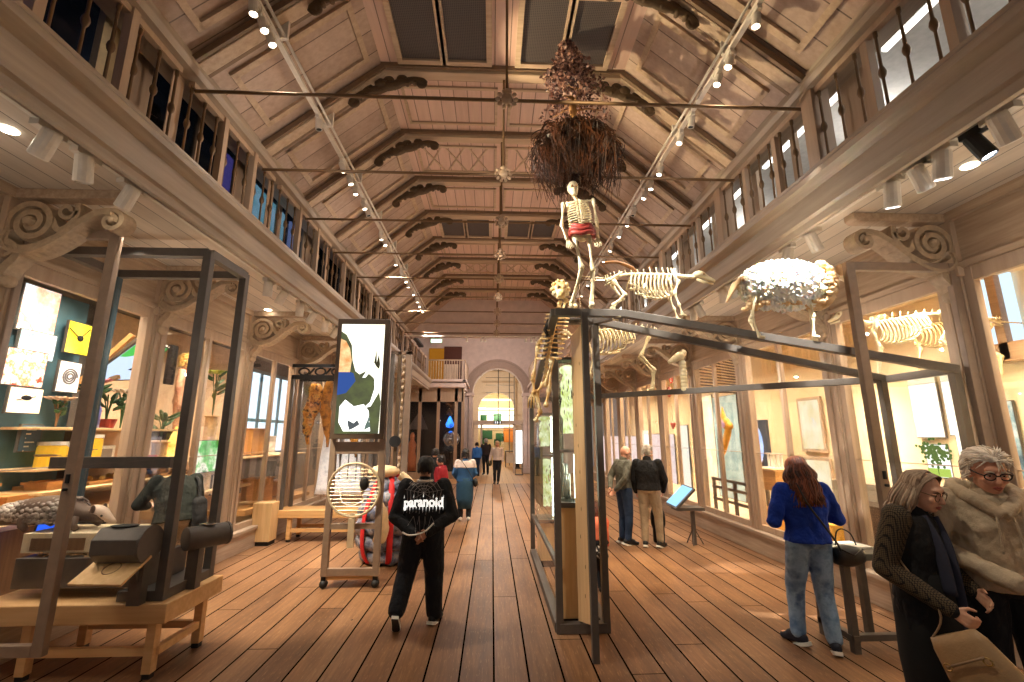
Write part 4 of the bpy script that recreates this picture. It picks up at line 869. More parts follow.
# hinged pine-faced leaf at the front
t=thing('pine_door_leaf','half-open pine-faced case door on a charcoal post, nearest part of the middle case','door',(.93,4.7,.04))
m=MB(True);m.b2(.885,.945,4.36,4.43,.0,3.14);m.build('post',M_dark,t,bev=.004)
m=MB(True);m.prism([(4.43,.28),(5.02,.1),(5.02,3.02),(4.43,3.02)],(.905,0,0),Y_,Z_,.045);m.build('pine_board',wood('knotty_pine',(214,172,120),(240,206,156),2,.8,.5),t,bev=.004)
m=MB(True)
for k in range(9): m.ell((.8825,4.52+.42*rnd.random(),.4+k*.27+.1*rnd.random()),(.003,.012,.02),None,8,5)
m.build('knot',flat('pine_knot',(120,74,40)),t)
for k,(x0,x1,y0,y1,z,lab) in enumerate(((.735,1.05,5.1,5.5,1.17,'pale pine plinth box under the front glass cylinder'),(.74,1.06,7.3,7.8,.62,'pale pine plinth box at the back of the middle case'))):
    t=thing('plinth_box',lab,'plinth',((x0+x1)/2,(y0+y1)/2,0))
    m=MB(True);m.b2(x0,x1,y0,y1,.09,z);m.build('body',M_pine,t,bev=.006)
    m=MB(True);m.b2(x0-.02,x1+.02,y0-.02,y1+.02,z,z+.05);m.build('lid',M_dark,t)
    m=MB(True);m.b2(x0+.02,x1-.02,y0+.02,y1-.02,0,.09);m.build('kick',M_black,t)
def cyl(name,label,x,y,z0,z1,r,kelp,white=False):
    t=thing(name,label,'specimen jar',(x,y,z0))
    m=MB();h=z1-z0;m.lathe([(r,0),(r,h),(r*.98,h)],n=24);m.build('glass',glassm('jar_glass',(.93,1,.95),.1),t,smooth=False)
    m=MB();m.lathe([(0,h),(r*1.04,h),(r*1.04,h+.03),(0,h+.03)],n=24);m.build('lid',M_dark,t)
    if kelp:
        m=MB();m.ell((0,0,h*.9),(r*.75,r*.75,h*.06))
        for i in range(13):
            a=i*.9;pts=[(math.cos(a+k*.5)*r*(.2+.5*((i*3+k)%5)/5),math.sin(a+k*.5)*r*(.2+.5*((i*3+k)%5)/5),h*(.93-k*.105)) for k in range(8)]
            m.tube(catmull(pts,3),.022,5,.4)
        m.build('kelp',emit('kelp_glow',(240,244,206),1.15,((168,176,84),9)),t,smooth=True)
        m=MB();m.tube([(r*.8,r*.3,.02),(r*.8,r*.3,h*.97)],.018,8);m.build('light_tube',emit('tube_white',(246,255,240),5),t)
    else:
        for i in range(3):
            a=i*2.1;m=MB();m.tube([(math.cos(a)*r*.55,math.sin(a)*r*.55,.02),(math.cos(a)*r*.55,math.sin(a)*r*.55,h*(.95-.2*i))],r*.22,10);m.build('tube',(emit('tube_white',(246,255,240),5) if i==0 else flat('silver_tube',(190,190,184),.25,.6)),t,smooth=True)
cyl('specimen_cylinder','tall green-lit glass cylinder of pale kelp on the front pine plinth',.88,5.3,1.75,2.78,.13,True)
cyl('specimen_cylinder','clear glass cylinder of silver tubes just below the kelp one',.88,5.3,1.22,1.74,.14,False)
cyl('specimen_cylinder','green-lit glass cylinder on the rear pine plinth of the middle case',.85,7.45,.67,1.6,.15,True)
cyl('specimen_cylinder','upper glass cylinder of yellow-green fronds stacked at the back of the middle case',.85,7.45,1.64,2.25,.14,True)
m=MB();m.b2(.72,.76,7.0,8.0,.9,1.75);tag(m.build('olive_panel',flat('olive_panel',(96,88,52),.6)),'dark olive panel beside the rear cylinders','panel')
# ---- skeletons
def bone(m,a,b,r,n=7):
    a,b=V(a),V(b);m.tube([a,a.lerp(b,.12),a.lerp(b,.3),a.lerp(b,.7),a.lerp(b,.88),b],[r*1.5,r*1.5,r*.85,r*.8,r*1.4,r*1.5],n);m.ell(a,r*1.7,None,8,5);m.ell(b,r*1.7,None,8,5)
def quadruped(name,label,loc,rz,sc,horns=0,mat=None,ribs=11,leg=.62,neckup=.18,skull=.2,tail=True,front=(.42,.5),hind=(-.38,-.46),fleece=None):
    mat=mat or M_bone;t=thing(name,label,'skeleton',loc,rz);t.scale=(sc,)*3
    H=leg
    spine=catmull([(-.5,0,H+.08),(-.38,0,H+.13),(-.15,0,H+.16),(.1,0,H+.15),(.34,0,H+.14),(.44,0,H+.13)],6)
    m=MB();m.tube(spine,.018,6)
    for k,p in enumerate(spine[::2]):
        m.ell(p,(.024,.022,.026),None,7,5);m.bar(p,p+V((-.015,0,.07 if p.x<.1 else .1)),.014,.008)
    m.build('spine',mat,t,smooth=True)
    m=MB()
    for i in range(ribs):
        u=i/(ribs-1);x=.36-u*.52;d=.30-.09*abs(u-.35)*2
        if u>.8:d*=.75
        for sg in(-1,1):
            m.tube(catmull([(x,0,H+.13),(x-.02,sg*.1,H+.1),(x-.05,sg*.135,H-.02),(x-.02,sg*.1,H+.12-d),(x+.05,sg*.02,H+.1-d)],4),.0105,5)
    m.tube([(.42,0,H-.1),(.2,0,H-.2),(-.02,0,H-.17)],.018,6);m.build('rib_cage',mat,t,smooth=True)
    for sg in(-1,1):
        m=MB();m.tube(catmull([(-.3,sg*.06,H+.17),(-.42,sg*.09,H+.08),(-.52,sg*.05,H+.02)],4),[.02,.03,.035,.035,.03,.025,.02,.018,.015],7,.5)
        m.build('hip_bone',mat,t,smooth=True);m=MB();m.prism([(.33,H+.17),(.39,H+.17),(.42,H-.0),(.4,H-.02)],(0,sg*.115,0),X_,Z_,.012)
        m.build('shoulder_blade',mat,t,smooth=True)
    for sg in(-1,1):
        m=MB();f0,f1=front;bone(m,(f0,sg*.12,H),(f0-.06,sg*.12,H*.66),.017);bone(m,(f0-.06,sg*.12,H*.66),(f0-.01,sg*.11,H*.34),.014);bone(m,(f0-.01,sg*.11,H*.34),(f1-.06,sg*.11,.05),.012);m.cap((f1-.06,sg*.11,.03),(f1-.02,sg*.11,.018),.02,.015);m.build('leg',mat,t,smooth=True)
        m=MB();h0,h1=hind;bone(m,(h0-.03,sg*.09,H+.03),(h0+.1,sg*.1,H*.66),.019);bone(m,(h0+.1,sg*.1,H*.66),(h0-.06,sg*.1,H*.38),.016);bone(m,(h0-.06,sg*.1,H*.38),(h1+.05,sg*.1,.05),.013);m.cap((h1+.05,sg*.1,.03),(h1+.1,sg*.1,.018),.02,.015);m.build('leg',mat,t,smooth=True)
    nx=V((.66,0,H+.13+neckup))
    m=MB();nk=catmull([(.43,0,H+.13),(.52,0,H+.12+neckup*.3),nx],4)
    m.tube(nk,.018,6)
    for p in nk: m.ell(p,(.028,.03,.03),None,7,5)
    m.build('neck',mat,t,smooth=True)
    m=MB();k=skull;hd=nx+V((.04,0,.02))
    m.tube(catmull([hd+V((-.04,0,.0)),hd+V((k*.3,0,.01)),hd+V((k*.75,0,-.045)),hd+V((k*1.2,0,-.09))],4),[.03,.045,.055,.06,.058,.052,.045,.04,.037,.034,.03,.026,.018],10,.9)
    m.tube([hd+V((.0,0,-.05)),hd+V((k*.5,0,-.1)),hd+V((k*1.1,0,-.125))],[.018,.018,.012],7);m.build('skull',mat,t,smooth=True)
    for sg in(-1,1): m=MB();m.ell(hd+V((k*.42,sg*.045,.005)),(.02,.012,.018));m.build('eye_socket',flat('socket_shade',(176,138,92)),t,smooth=True)  # tan blobs paint the shade of the hollow eye sockets
    if horns:
        m=MB()
        for sg in(-1,1): m.tube(catmull([hd+V((.02,sg*.03,.04)),hd+V((-.04,sg*.07,.14)),hd+V((-.16,sg*.12,.2)),hd+V((-.28*horns,sg*.16,.2))],5),[.022]*5+[.018]*5+[.012]*5+[.006],7)
        m.build('horn',flat('horn_brown',(96,76,52)),t,smooth=True)
    if tail:
        m=MB()
        for i in range(12): m.ell((-.52-i*.03,0,H+.07-i*.008 if tail!=2 else H+.1+i*.004),(.018,.014-.0008*i,.014-.0008*i),None,6,4)
        m.build('tail',mat,t,smooth=True)
    return t
q=(V((0,0,0)))
def onBD(u): return B.lerp(D,u)
p=onBD(.2);quadruped('dog_skeleton','white dog skeleton walking right along the front beam of the glass roof',(1.57,4.47,3.09),-.1,.77,leg=.48,neckup=-.03,skull=.2,tail=2)
m=MB();p=gy(617,265,4.5);m.tube(catmull([gy(*w,4.47) for w in((604,263),(612,262),(620,263),(632,268),(636,272))],4),[.008]+[.025]*8+[.03]*4+[.02]*4,8,.6);tag(m.build('tail_tuft',flat('brown_tail_tuft',(140,92,48)),smooth=True),'brown bone tail piece behind the white dog skeleton','bone')
quadruped('cow_skeleton','pale ribbed animal skeleton standing beyond the middle case under the glass roof',(gy(652,345,6.85).x-.52,6.85,2.57),PI-.22,1.12,leg=.72,neckup=-.05,skull=.2,horns=0)
quadruped('antelope_skeleton','horned antelope skeleton facing left high in the first right case',(5.0,5.1,2.6),PI-.8,.86,horns=1.2,leg=.68,ribs=13)
quadruped('antelope_skeleton','hornless skeleton in shade-darkened bone standing right behind the horned antelope one',(5.72,5.32,2.6),PI-.75,.86,leg=.68,ribs=12,mat=prmat('shadow_bone',[(206,176,120),(232,206,156)],9))  # bone copy with shade put into its colour
m=MB();m.b2(4.66,6.14,4.2,5.75,2.54,2.6);tag(m.build('glass_platform',glassm('platform_glass',(.96,.97,.94),.1)),'clear glass platform under the antelope skeletons','platform')
# shaggy white fleece animal
t=thing('fleece_sheep','brightly lit white fleece sheep on thin leg bones standing on the glass roof beam','animal',(2.95,4.27,2.84),-.08)
M_fl=prmat('white_fleece',[(250,242,226),(255,252,246)],8,**{'Specular IOR Level':0,'Subsurface Weight':.85,'Subsurface Radius':(.12,.1,.08)});M_fl2=prmat('tan_fleece',[(222,180,130),(242,212,170)],8,**{'Specular IOR Level':0})
m=MB()
for i in range(900):
    a=rnd.random()*6.28;b=rnd.uniform(-1,1);c=math.sqrt(1-b*b);q=.97+.09*rnd.random();u=V((b*.43,math.cos(a)*c*.21,math.sin(a)*c*.24))*q;m.ell(V((-.02,0,.56))+u,(.034,.02,.014),Rm(rnd.random()*3,rnd.random()*3,rnd.random()*3),7,4)
m.ell((-.02,0,.56),(.44,.215,.245));m.build('fleece',M_fl,t,smooth=True)
m=MB()
for i in range(150):
    a=rnd.random()*6.28;q=rnd.random();m.ell(V((.3+.12*q,math.cos(a)*.21*(1-.5*q*q),.56+math.sin(a)*.235*(1-.5*q*q))),(.035,.03,.025),Rm(rnd.random()*3,0,rnd.random()*3),7,4)
for i in range(70): m.ell((rnd.uniform(-.4,.3),rnd.uniform(-.12,.12),.345+.03*rnd.random()),(.04,.03,.025),None,7,4)
m.ell((.36,0,.56),(.09,.16,.19));m.build('tan_rim',M_fl2,t,smooth=True)
for x,sg in((-.36,-1),(-.3,1),(.16,-1),(.24,1)):
    m=MB();bone(m,(x,sg*.08,.42),(x+(-.05 if x<0 else .02),sg*.08,.22),.014);bone(m,(x+(-.05 if x<0 else .02),sg*.08,.22),(x,sg*.08,.03),.011);m.cap((x,sg*.08,.02),(x+.04,sg*.08,.015),.016);m.build('leg',M_bone,t,smooth=True)
m=MB();m.tube(catmull([(.42,0,.62),(.5,0,.68),(.57,0,.66),(.66,0,.58)],4),[.05,.055,.06,.06,.065,.065,.06,.055,.05,.045,.04,.035,.03],10);m.build('head',M_bone,t,smooth=True)
m=MB();m.ell((.52,-.06,.7),(.05,.02,.06));m.ell((.52,.06,.7),(.05,.02,.06));m.build('ear',M_fl2,t,smooth=True)
m=MB();m.ell((.57,-.055,.66),(.014,.01,.014));m.ell((.62,-.03,.58),(.01,.012,.01));m.build('eye',M_black,t)
m=MB()
for i in range(10): m.tube(catmull([(-.4,0,.6),(-.48,.02*(i-5),.62),(-.55,.03*(i-5),.52-.01*i)],4),.012,5)
m.build('tail',M_fl2,t,smooth=True)
# horse skull on a neck pole
t=thing('long_skull','pale long animal skull on an upright neck bone beyond the glass roof','skeleton',(2.7,6.31,2.56))
h=gy(684,360,6.31).z-2.56
m=MB();m.tube([(0,0,0),(0,0,h)],.035,8);
for k in range(8): m.ell((0,0,h*k/8),(.055,.055,.05),None,8,5)
m.build('neck',M_bone,t,smooth=True)
m=MB();m.tube(catmull([(.03,0,h+.05),(-.04,0,h+.05),(-.13,0,h-.0),(-.2,0,h-.04)],4),[.03,.05,.06,.065,.065,.06,.055,.05,.045,.04,.035,.03,.025],10);m.ell((.02,0,h+.1),(.05,.05,.05));m.build('skull',M_bone,t,smooth=True)
def human_skeleton(name,label,loc,rz,sc,pose):
    t=thing(name,label,'skeleton',loc,rz);t.scale=(sc,)*3;J={k:V(v) for k,v in pose.items()}
    m=MB();m.ell(J['head']+V((0,.01,.03)),(.07,.09,.085),None,14,9);m.ell(J['head']+V((0,-.05,-.05)),(.05,.045,.06));m.ell(J['head']+V((0,-.06,-.095)),(.04,.035,.025));m.build('skull',M_bone,t,smooth=True)
    m=MB()
    for sg in(-1,1): m.ell(J['head']+V((sg*.028,-.082,.005)),(.018,.014,.016))
    m.ell(J['head']+V((0,-.1,-.04)),(.011,.01,.016));m.build('eye_socket',flat('socket_shade',(176,138,92)),t)
    sp=catmull([J['pelvis'],J['pelvis'].lerp(J['chest'],.5)+V((0,-.03,0)),J['chest'],J['neck'],J['head']+V((0,.02,-.06))],5);m=MB();m.tube(sp,.016,6)
    for p in sp: m.ell(p,(.026,.024,.018),None,7,4)
    m.build('spine',M_bone,t,smooth=True)
    m=MB();ax=(J['neck']-J['pelvis']).normalized();c=J['chest'];side=(J['sR']-J['sL']).normalized();fw=side.cross(ax).normalized()*(1)
    if fw.y>0: fw=-fw
    for i in range(11):
        w=.07+.075*math.sin(min(1,(i+1.5)/7)*PI/2);base=c+ax*(.14-i*.033);dp=.15 if i<8 else .06
        for sg in(-1,1):
            pts=[base-fw*.05,base-fw*.05+side*sg*w*.7-ax*.01,base+side*sg*w-ax*.03+fw*.03,base+side*sg*w*.75-ax*.045+fw*(dp*.65),base+side*sg*.015-ax*.04+fw*(dp*.8)]
            m.tube(catmull(pts if i<9 else pts[:4],4),.0085,5)
    m.tube([c+ax*.12+fw*.1,c-ax*.2+fw*.12],.018,6,.6);m.build('rib_cage',M_bone,t,smooth=True)
    m=MB()
    for sg,k in((-1,'L'),(1,'R')): m.tube([J['neck']+fw*.05-ax*.04,J['s'+k]],.011,6);m.prism([(0,.05),(.06,.03),(.0,-.12)],J['s'+k]-fw*.05-side*sg*.05,side*-sg,ax,.01)
    m.build('shoulder_bones',M_bone,t,smooth=True)
    m=MB()
    for sg in(-1,1): m.ell(J['pelvis']+side*sg*.075+ax*.02,(.07,.05,.075),None,10,6)
    m.ell(J['pelvis']-ax*.05,(.06,.05,.03));m.build('pelvis',M_bone,t,smooth=True)
    for k in 'LR':
        m=MB();bone(m,J['s'+k],J['e'+k],.017);d=V((.012,.012,0));bone(m,J['e'+k]+d,J['w'+k]+d,.01);bone(m,J['e'+k]-d,J['w'+k]-d,.01)
        f=(J['w'+k]-J['e'+k]).normalized()
        for i in range(5):
            o=side*(i-2)*.016;m.tube([J['w'+k],J['w'+k]+f*.07+o,J['w'+k]+f*(.16-.012*abs(i-2))+o*1.4],.007,5)
        m.build('arm',M_bone,t,smooth=True)
        m=MB();bone(m,J['h'+k],J['k'+k],.022);bone(m,J['k'+k],J['a'+k],.018);bone(m,J['k'+k]+V((.02,0,-.03)),J['a'+k]+V((.02,0,.02)),.008);m.ell(J['k'+k]+V((0,-.03,0)),(.03,.02,.03))
        ft=J.get('t'+k,J['a'+k]+V((0,-.15,-.05)));m.tube([J['a'+k]+V((0,.05,-.04)),J['a'+k]+V((0,0,-.03)),J['a'+k].lerp(ft,.5),ft],[.025,.03,.025,.012],8);m.build('leg',M_bone,t,smooth=True)
    return t
# facing the camera: local -Y is forward
hs=human_skeleton('human_skeleton','white human skeleton standing on top of the middle case below the hanging tree','',0,1,{}) if 0 else None
hp=dict(head=(-.06,0,1.56),neck=(-.02,0,1.42),chest=(0,0,1.25),pelvis=(.03,0,.94),sL=(-.19,0,1.36),sR=(.19,0,1.42),eL=(-.21,.02,1.08),wL=(-.16,-.06,.86),eR=(.24,.04,1.14),wR=(.22,-.04,.9),hL=(-.06,0,.9),hR=(.12,0,.9),kL=(.0,-.08,.5),aL=(-.1,.12,.1),kR=(.14,-.04,.48),aR=(.12,0,.08),tL=(-.12,.0,.02),tR=(.12,-.14,.015))
human_skeleton('human_skeleton','white human skeleton standing on top of the middle case below the hanging tree',(.9,4.44,3.185),0,.85,hp)
t=thing('skeleton_sash','dark red sash wound around the standing skeleton hips','sash',(.91,4.44,3.245));m=MB()
for z,w in((.74,.125),(.785,.12),(.82,.11)): m.tube([(w*math.cos(a*PI/12)+.02,w*.7*math.sin(a*PI/12),z+.012*math.sin(a)) for a in range(25)],.026,8)
m.build('cloth',prmat('maroon_sash',[(110,26,26),(176,70,60),(96,20,20)],5),t,smooth=True)
m=MB();m.tube([(.9,4.5,3.18),(.9,4.5,4.2)],.009,6);tag(m.build('support_rod',M_iron),'thin upright rod behind the standing skeleton','rod')
# ape skeleton climbing the sloping beam
t=thing('ape_skeleton','golden ape skeleton climbing head first up the sloping edge of the middle case','skeleton',(.55,5.0,2.0));Ya=4.9
M_gb=prmat('golden_bone',[(214,160,90),(246,214,150),(255,240,200)],8)
h=gy(560,290,Ya);m=MB(True);m.ell(h,(.095,.1,.1),None,14,9)
for a in range(10): m.ell(h+V((.085*math.cos(a*.63),-.03,.09*math.sin(a*.63))),(.03,.04,.03))
m.ell(h+V((0,-.07,-.06)),(.055,.05,.055));m.build('skull',M_gb,t,smooth=True)
m=MB(True)
for sg in(-1,1): m.ell(h+V((sg*.035,-.095,.01)),(.02,.015,.022))
m.build('eye_socket',flat('socket_shade',(176,138,92)),t)
sp=catmull([gy(*q,Ya+.05) for q in((560,302),(556,318),(552,338),(547,362),(544,385))],5);m=MB(True);m.tube(sp,.02,6)
for p in sp: m.ell(p,(.03,.03,.02),None,7,4)
m.build('spine',M_gb,t,smooth=True)
m=MB(True)
for i,p in enumerate(sp[4:15]):
    for sg in(-1,1): m.tube(catmull([p,p+V((sg*.09,-.02,-.01)),p+V((sg*.13,-.1,-.03)),p+V((sg*.07,-.18,-.05))],4),.01,5)
m.build('rib_cage',M_gb,t,smooth=True)
for pts,nm in((((553,318),(538,345),(533,380),(534,392)),'arm'),(((562,312),(566,300),(570,304),(575,306)),'arm'),(((545,385),(552,360),(549,390),(546,405)),'leg'),(((543,384),(537,392),(540,412),(536,420)),'leg')):
    m=MB(True);P=[gy(*q,Ya-.03) for q in pts]
    for a,b in zip(P[:-1],P[1:]): bone(m,a,b,.017)
    m.build(nm,M_gb,t,smooth=True)
m=MB(True)
for k in range(5): m.tube([gy(534,390,Ya-.03),gy(529+2.5*k,399,Ya-.03),gy(528+3*k,408,Ya-.04)],.009,5)
m.build('hand',M_gb,t,smooth=True)
m=MB(True);m.tube([gy(549,320,Ya-.1),gy(545,330,Ya-.1),gy(548,336,Ya-.1)],.04,8,.5);m.build('dark_band',M_black,t,smooth=True)
# ---- hanging tree with its root ball
t=thing('hanging_tree','small red-brown leaved tree with bare roots hanging from the roof above the skeleton','tree',(.97,4.85,4.6))
m=MB();m.tube(catmull([(0,0,.95),(.0,0,1.1),(-.02,0,1.35),(.0,0,1.75),(.02,0,2.1)],4),[.055]*4+[.045]*5+[.03]*5+[.015]*3,9)
for i in range(22):
    a=i*2.4;z=1.2+.04*i;L=.34*(1-(i/30));m.tube(catmull([(0,0,z),(math.cos(a)*L*.5,math.sin(a)*L*.5,z+.04),(math.cos(a)*L,math.sin(a)*L,z+.02)],3),[.016,.014,.012,.01,.008,.006,.004],5)
m.build('trunk',wood('ochre_bark',(140,96,52),(196,146,86),2,2),t,smooth=True)
def leaves(mb,n,cfun,sz):
    for i in range(n):
        p=cfun();d=V((rnd.gauss(0,1),rnd.gauss(0,1),rnd.gauss(-.3,1))).normalized();u=d.cross(V((rnd.random(),rnd.random(),1))).normalized();s=sz*rnd.uniform(.6,1.3)
        mb.add([p,p+d*s*.5+u*s*.3,p+d*s,p+d*s*.5-u*s*.3],[(0,1,2,3)])
def crown():
    z=rnd.random()**.8;a=rnd.random()*6.28;r=(.5*(1-z)**.75*(.75+.25*math.sin(a*3+z*9))+.04)*rnd.random()**.4;return V((math.cos(a)*r-.08*z,math.sin(a)*r,1.17+z*1.0))
for nm,c,n in(('leaf',[(104,62,48),(168,124,104),(80,42,34)],2300),('leaf',[(60,32,28),(96,56,46),(44,24,22)],1700)):
    m=MB();leaves(m,n,crown,.05);o=m.build('leaves',prmat('foliage%d'%n,c,12),t);o['kind']='stuff'
m=MB()
for i in range(1150):
    a=rnd.random()*6.28;b=rnd.random();R0=.1+.4*b**.8;x,y=math.cos(a),math.sin(a);z=.94-.2*b*rnd.random();f=lambda q:V((rnd.gauss(0,q),rnd.gauss(0,q),rnd.gauss(0,q)))
    p=[V((x*.04,y*.04,.9)),V((x*R0*.6,y*R0*.6,z-.03))+f(.03),V((x*R0*.95,y*R0*.95,z-.16))+f(.045),V((x*R0*1.08,y*R0*1.05,z-.3*rnd.uniform(.6,1.3)))+f(.05),V((x*R0*rnd.uniform(.7,1.15),y*R0*rnd.uniform(.7,1.1),z-.34-.42*rnd.random()**1.6))+f(.05)]
    m.tube(catmull(p,3),[.006]*8+[.005,.004,.0035,.003,.0025],4)
o=m.build('roots',prmat('root_fibres',[(30,18,12),(72,42,24),(118,70,38)],5),t);o['kind']='stuff'
m=MB();m.ell((0,0,.68),(.37,.35,.25))
for i in range(420):
    a=rnd.random()*6.28;b=rnd.uniform(-.8,1);c=math.sqrt(1-b*b);m.ell((math.cos(a)*c*.41,math.sin(a)*c*.39,.68+b*.27),(.07*rnd.random(),.012,.05),Rm(rnd.random()*3,rnd.random()*3,a),6,4)
m.build('root_ball',prmat('root_soil',[(34,20,14),(70,42,26),(96,58,32)],9),t,smooth=True)
m=MB();m.tube([(0,0,2.05),(0,0,2.2)],.006,5);m.build('wire',M_iron,t)
# ---- display frame with lit picture and round guard
FYf=6.5;x0,x1=-2.16,-1.5
t=thing('display_stand','tall steel display frame on wheels left of the black-jacket man','stand',(-1.83,6.5,0))
for x in(x0,x1):
    m=MB(True);m.b2(x-.04,x+.04,FYf-.04,FYf+.04,.14,3.55);m.build('upright',M_frame,t,bev=.005)
    m=MB(True);m.cap((x,FYf-.02,.05),(x,FYf+.02,.05),.05);m.b2(x-.03,x+.03,FYf-.03,FYf+.03,.08,.16);m.build('wheel',M_black,t,smooth=True)
for z,h in((.19,.09),(.75,.07),(1.76,.16),(3.52,.06)): m=MB(True);m.b2(x0,x1,FYf-.035,FYf+.035,z-h/2,z+h/2);m.build('cross_bar',M_frame,t,bev=.004)
m=MB(True);m.b2(x0+.03,x1-.03,FYf-.02,FYf+.3,.1,.15);m.build('foot_board',M_oakx,t)
m=MB(True);m.b2(x0+.04,x1-.04,FYf-.005,FYf+.005,.8,1.68);m.build('glass_pane',M_glass,t)
rc=V((-1.83,6.43,1.22));m=MB(True);m.tube([rc+V((.34*math.cos(a*PI/20),0,.34*math.sin(a*PI/20))) for a in range(41)],.016,8)
for k in range(14):
    z=-.31+k*.0475;w=math.sqrt(max(.001,.34**2-z*z));m.tube([rc+V((-w,0,z)),rc+V((w,0,z))],.006,5)
m.b2(rc.x-.03,rc.x+.03,6.42,6.46,.74,.92);m.build('round_guard',flat('guard_wire',(214,196,164),.4,.3),t)
m=MB(True);m.b2(rc.x-.04,rc.x+.04,6.4,6.44,.5,.86);m.build('guard_stem',flat('guard_wire',(214,196,164)),t)
m=MB(True)
for k in range(6): m.tube([(x0+.1+k*.11,6.5,1.32+.03*(k%2)),(x0+.1+k*.11,6.5,1.68)],.008,5)
m.build('hanging_rods',M_dark,t)
m=MB(True);m.ell((rc.x+.13,6.42,1.3),(.06,.03,.09));m.build('dark_disc',M_black,t,smooth=True)
pz0,pz1=1.9,3.5;t=thing('lit_picture_screen','large lit picture of white shapes over olive and blue in the steel frame','screen',(-1.83,6.45,pz0))
m=MB(True);m.b2(x0-.03,x1+.03,6.38,6.45,pz0-.02,pz1+.05);m.build('housing',flat('umber_housing',(74,58,44)),t,bev=.004)
def PP(u,v,k): return V((x0+.03+u*(x1-x0-.06),6.375-.0012*k,pz0+.05+v*(pz1-pz0-.08)))
def sh(mm,k,ps): mm.cur=k;mm.quad(*[PP(u,v,k) for u,v in ps])
m=MB(True);sh(m,0,((0,0),(1,0),(1,1),(0,1)))
sh(m,1,[(0,0),(.98,0),(1,.28),(.92,.42),(.8,.5),(.62,.56),(.48,.53),(.38,.56),(.3,.66),(.26,.8),(.12,.9),(0,.93)])
sh(m,2,[(0,.34),(.2,.36),(.4,.47),(.34,.54),(.2,.56),(0,.55)])
sh(m,3,[(0,.55),(.26,.55),(.28,.66),(.22,.77),(.12,.84),(0,.86)])
sh(m,4,[(.08,.1),(.2,.02),(.8,.02),(.74,.2),(.62,.26),(.4,.24),(.2,.3),(.08,.24)])
sh(m,5,[(.55,.5),(.62,.5),(.7,.54),(.82,.52),(.84,.4),(.76,.28),(.6,.22),(.78,.24),(.94,.36),(.96,.5),(.86,.57),(.66,.58)])
sh(m,6,[(.8,.64),(.84,.76),(.86,.64),(.9,.72),(.94,.62),(.92,.58),(.86,.6)])
sh(m,7,[(.66,.03),(.8,.06),(.78,.1),(.76,.1),(.79,.14),(.755,.14),(.77,.19),(.73,.12),(.69,.08)])
sh(m,8,[(.28,.12),(.42,.09),(.5,.12),(.56,.08),(.44,.05),(.34,.03),(.3,.07)])
o=m.build('picture',[emit('pic_white',(255,250,226),1.35),emit('pic_olive',(104,112,72),.75,((86,88,66),6)),emit('pic_blue',(58,88,158),.75),emit('pic_peach',(250,206,150),1.1,((206,140,84),9)),emit('pic_white2',(255,255,248),1.5),emit('pic_white3',(250,252,240),1.4),emit('pic_dark',(90,84,60),.4),emit('pic_tree',(120,140,130),.6),emit('pic_grey',(110,116,120),.5)],t)
# second frame standing behind it
t=thing('open_case_frame','ornate brown open case frame just behind the lit picture','frame',(-1.75,8.45,0))
for x,w,mt in((-1.86,.1,M_dark),(-1.72,.06,M_dkorn),(-1.55,.1,M_frame)):
    m=MB(True);m.b2(x-w/2,x+w/2,8.41,8.49,.02,3.45);m.build('upright',mt,t)
for z0,z1 in((3.4,3.46),(.02,.1)): m=MB(True);m.b2(-1.92,-1.5,8.41,8.49,z0,z1);m.build('cross_bar',M_frame,t)
m=MB(True)
for k in range(24): m.ell((-1.64,8.42,.4+k*.125),(.035,.03,.05),None,8,5)
m.build('beading',M_carve,t,smooth=True)
m=MB(True);m.lathe([(.0,0),(.1,0),(.1,.05),(0,.05)],(-1.72,8.4,1.82),20,Rm(PI/2));m.build('black_knob',M_black,t)
# ---- stone-like textile bundle with red straps
t=thing('textile_bundle','big bundle of grey and blue rolled textiles with red straps behind the steel display frame','bundle',(-1.62,7.75,0))
M_txt=prmat('bundle_textile',[(70,70,86),(150,146,150),(96,104,132),(60,56,66)],6);M_red=flat('red_strap',(206,36,40),.7)
m=MB()
for i,(z,r) in enumerate(((.13,.3),(.33,.38),(.55,.4),(.77,.36),(.97,.3),(1.13,.22))):
    N_=26;m.tube([V((r*math.cos(a*2*PI/N_),r*.85*math.sin(a*2*PI/N_),z+.02*math.sin(a*2.3+i))) for a in range(N_+1)],[.125+.018*math.sin(a*1.9+i*2) for a in range(N_+1)],10)
m.ell((0,0,.6),(.36,.3,.55));m.build('rolls',M_txt,t,smooth=True)
for a0 in(-1.35,-2.2,.2,-.6):
    m=MB();pts=[V((math.cos(a0)*r,math.sin(a0)*r*.87,z)) for z,r in((.05,.4),(.2,.5),(.5,.535),(.8,.49),(1.0,.41),(1.2,.3),(1.3,.1))]
    m.tube(catmull(pts,4),.045,8,.4);m.build('red_strap',M_red,t,smooth=True)
m=MB();m.tube(catmull([(-.1,-.5,1.05),(.0,-.56,.85),(.03,-.58,.6),(-.02,-.57,.4)],5),[.06]*5+[.1]*5+[.12]*5+[.1],12,.6);m.build('cream_wrap',flat('cream_hide',(236,206,160),.6),t,smooth=True)
m=MB();m.tube(catmull([(.2,-.3,1.32),(.35,-.32,1.2),(.42,-.3,1.0),(.4,-.3,.85)],5),[.07]*8+[.08]*8,10);m.ell((-.1,-.1,1.36),(.26,.2,.1));m.build('cream_roll',flat('cream_hide',(236,206,160)),t,smooth=True)
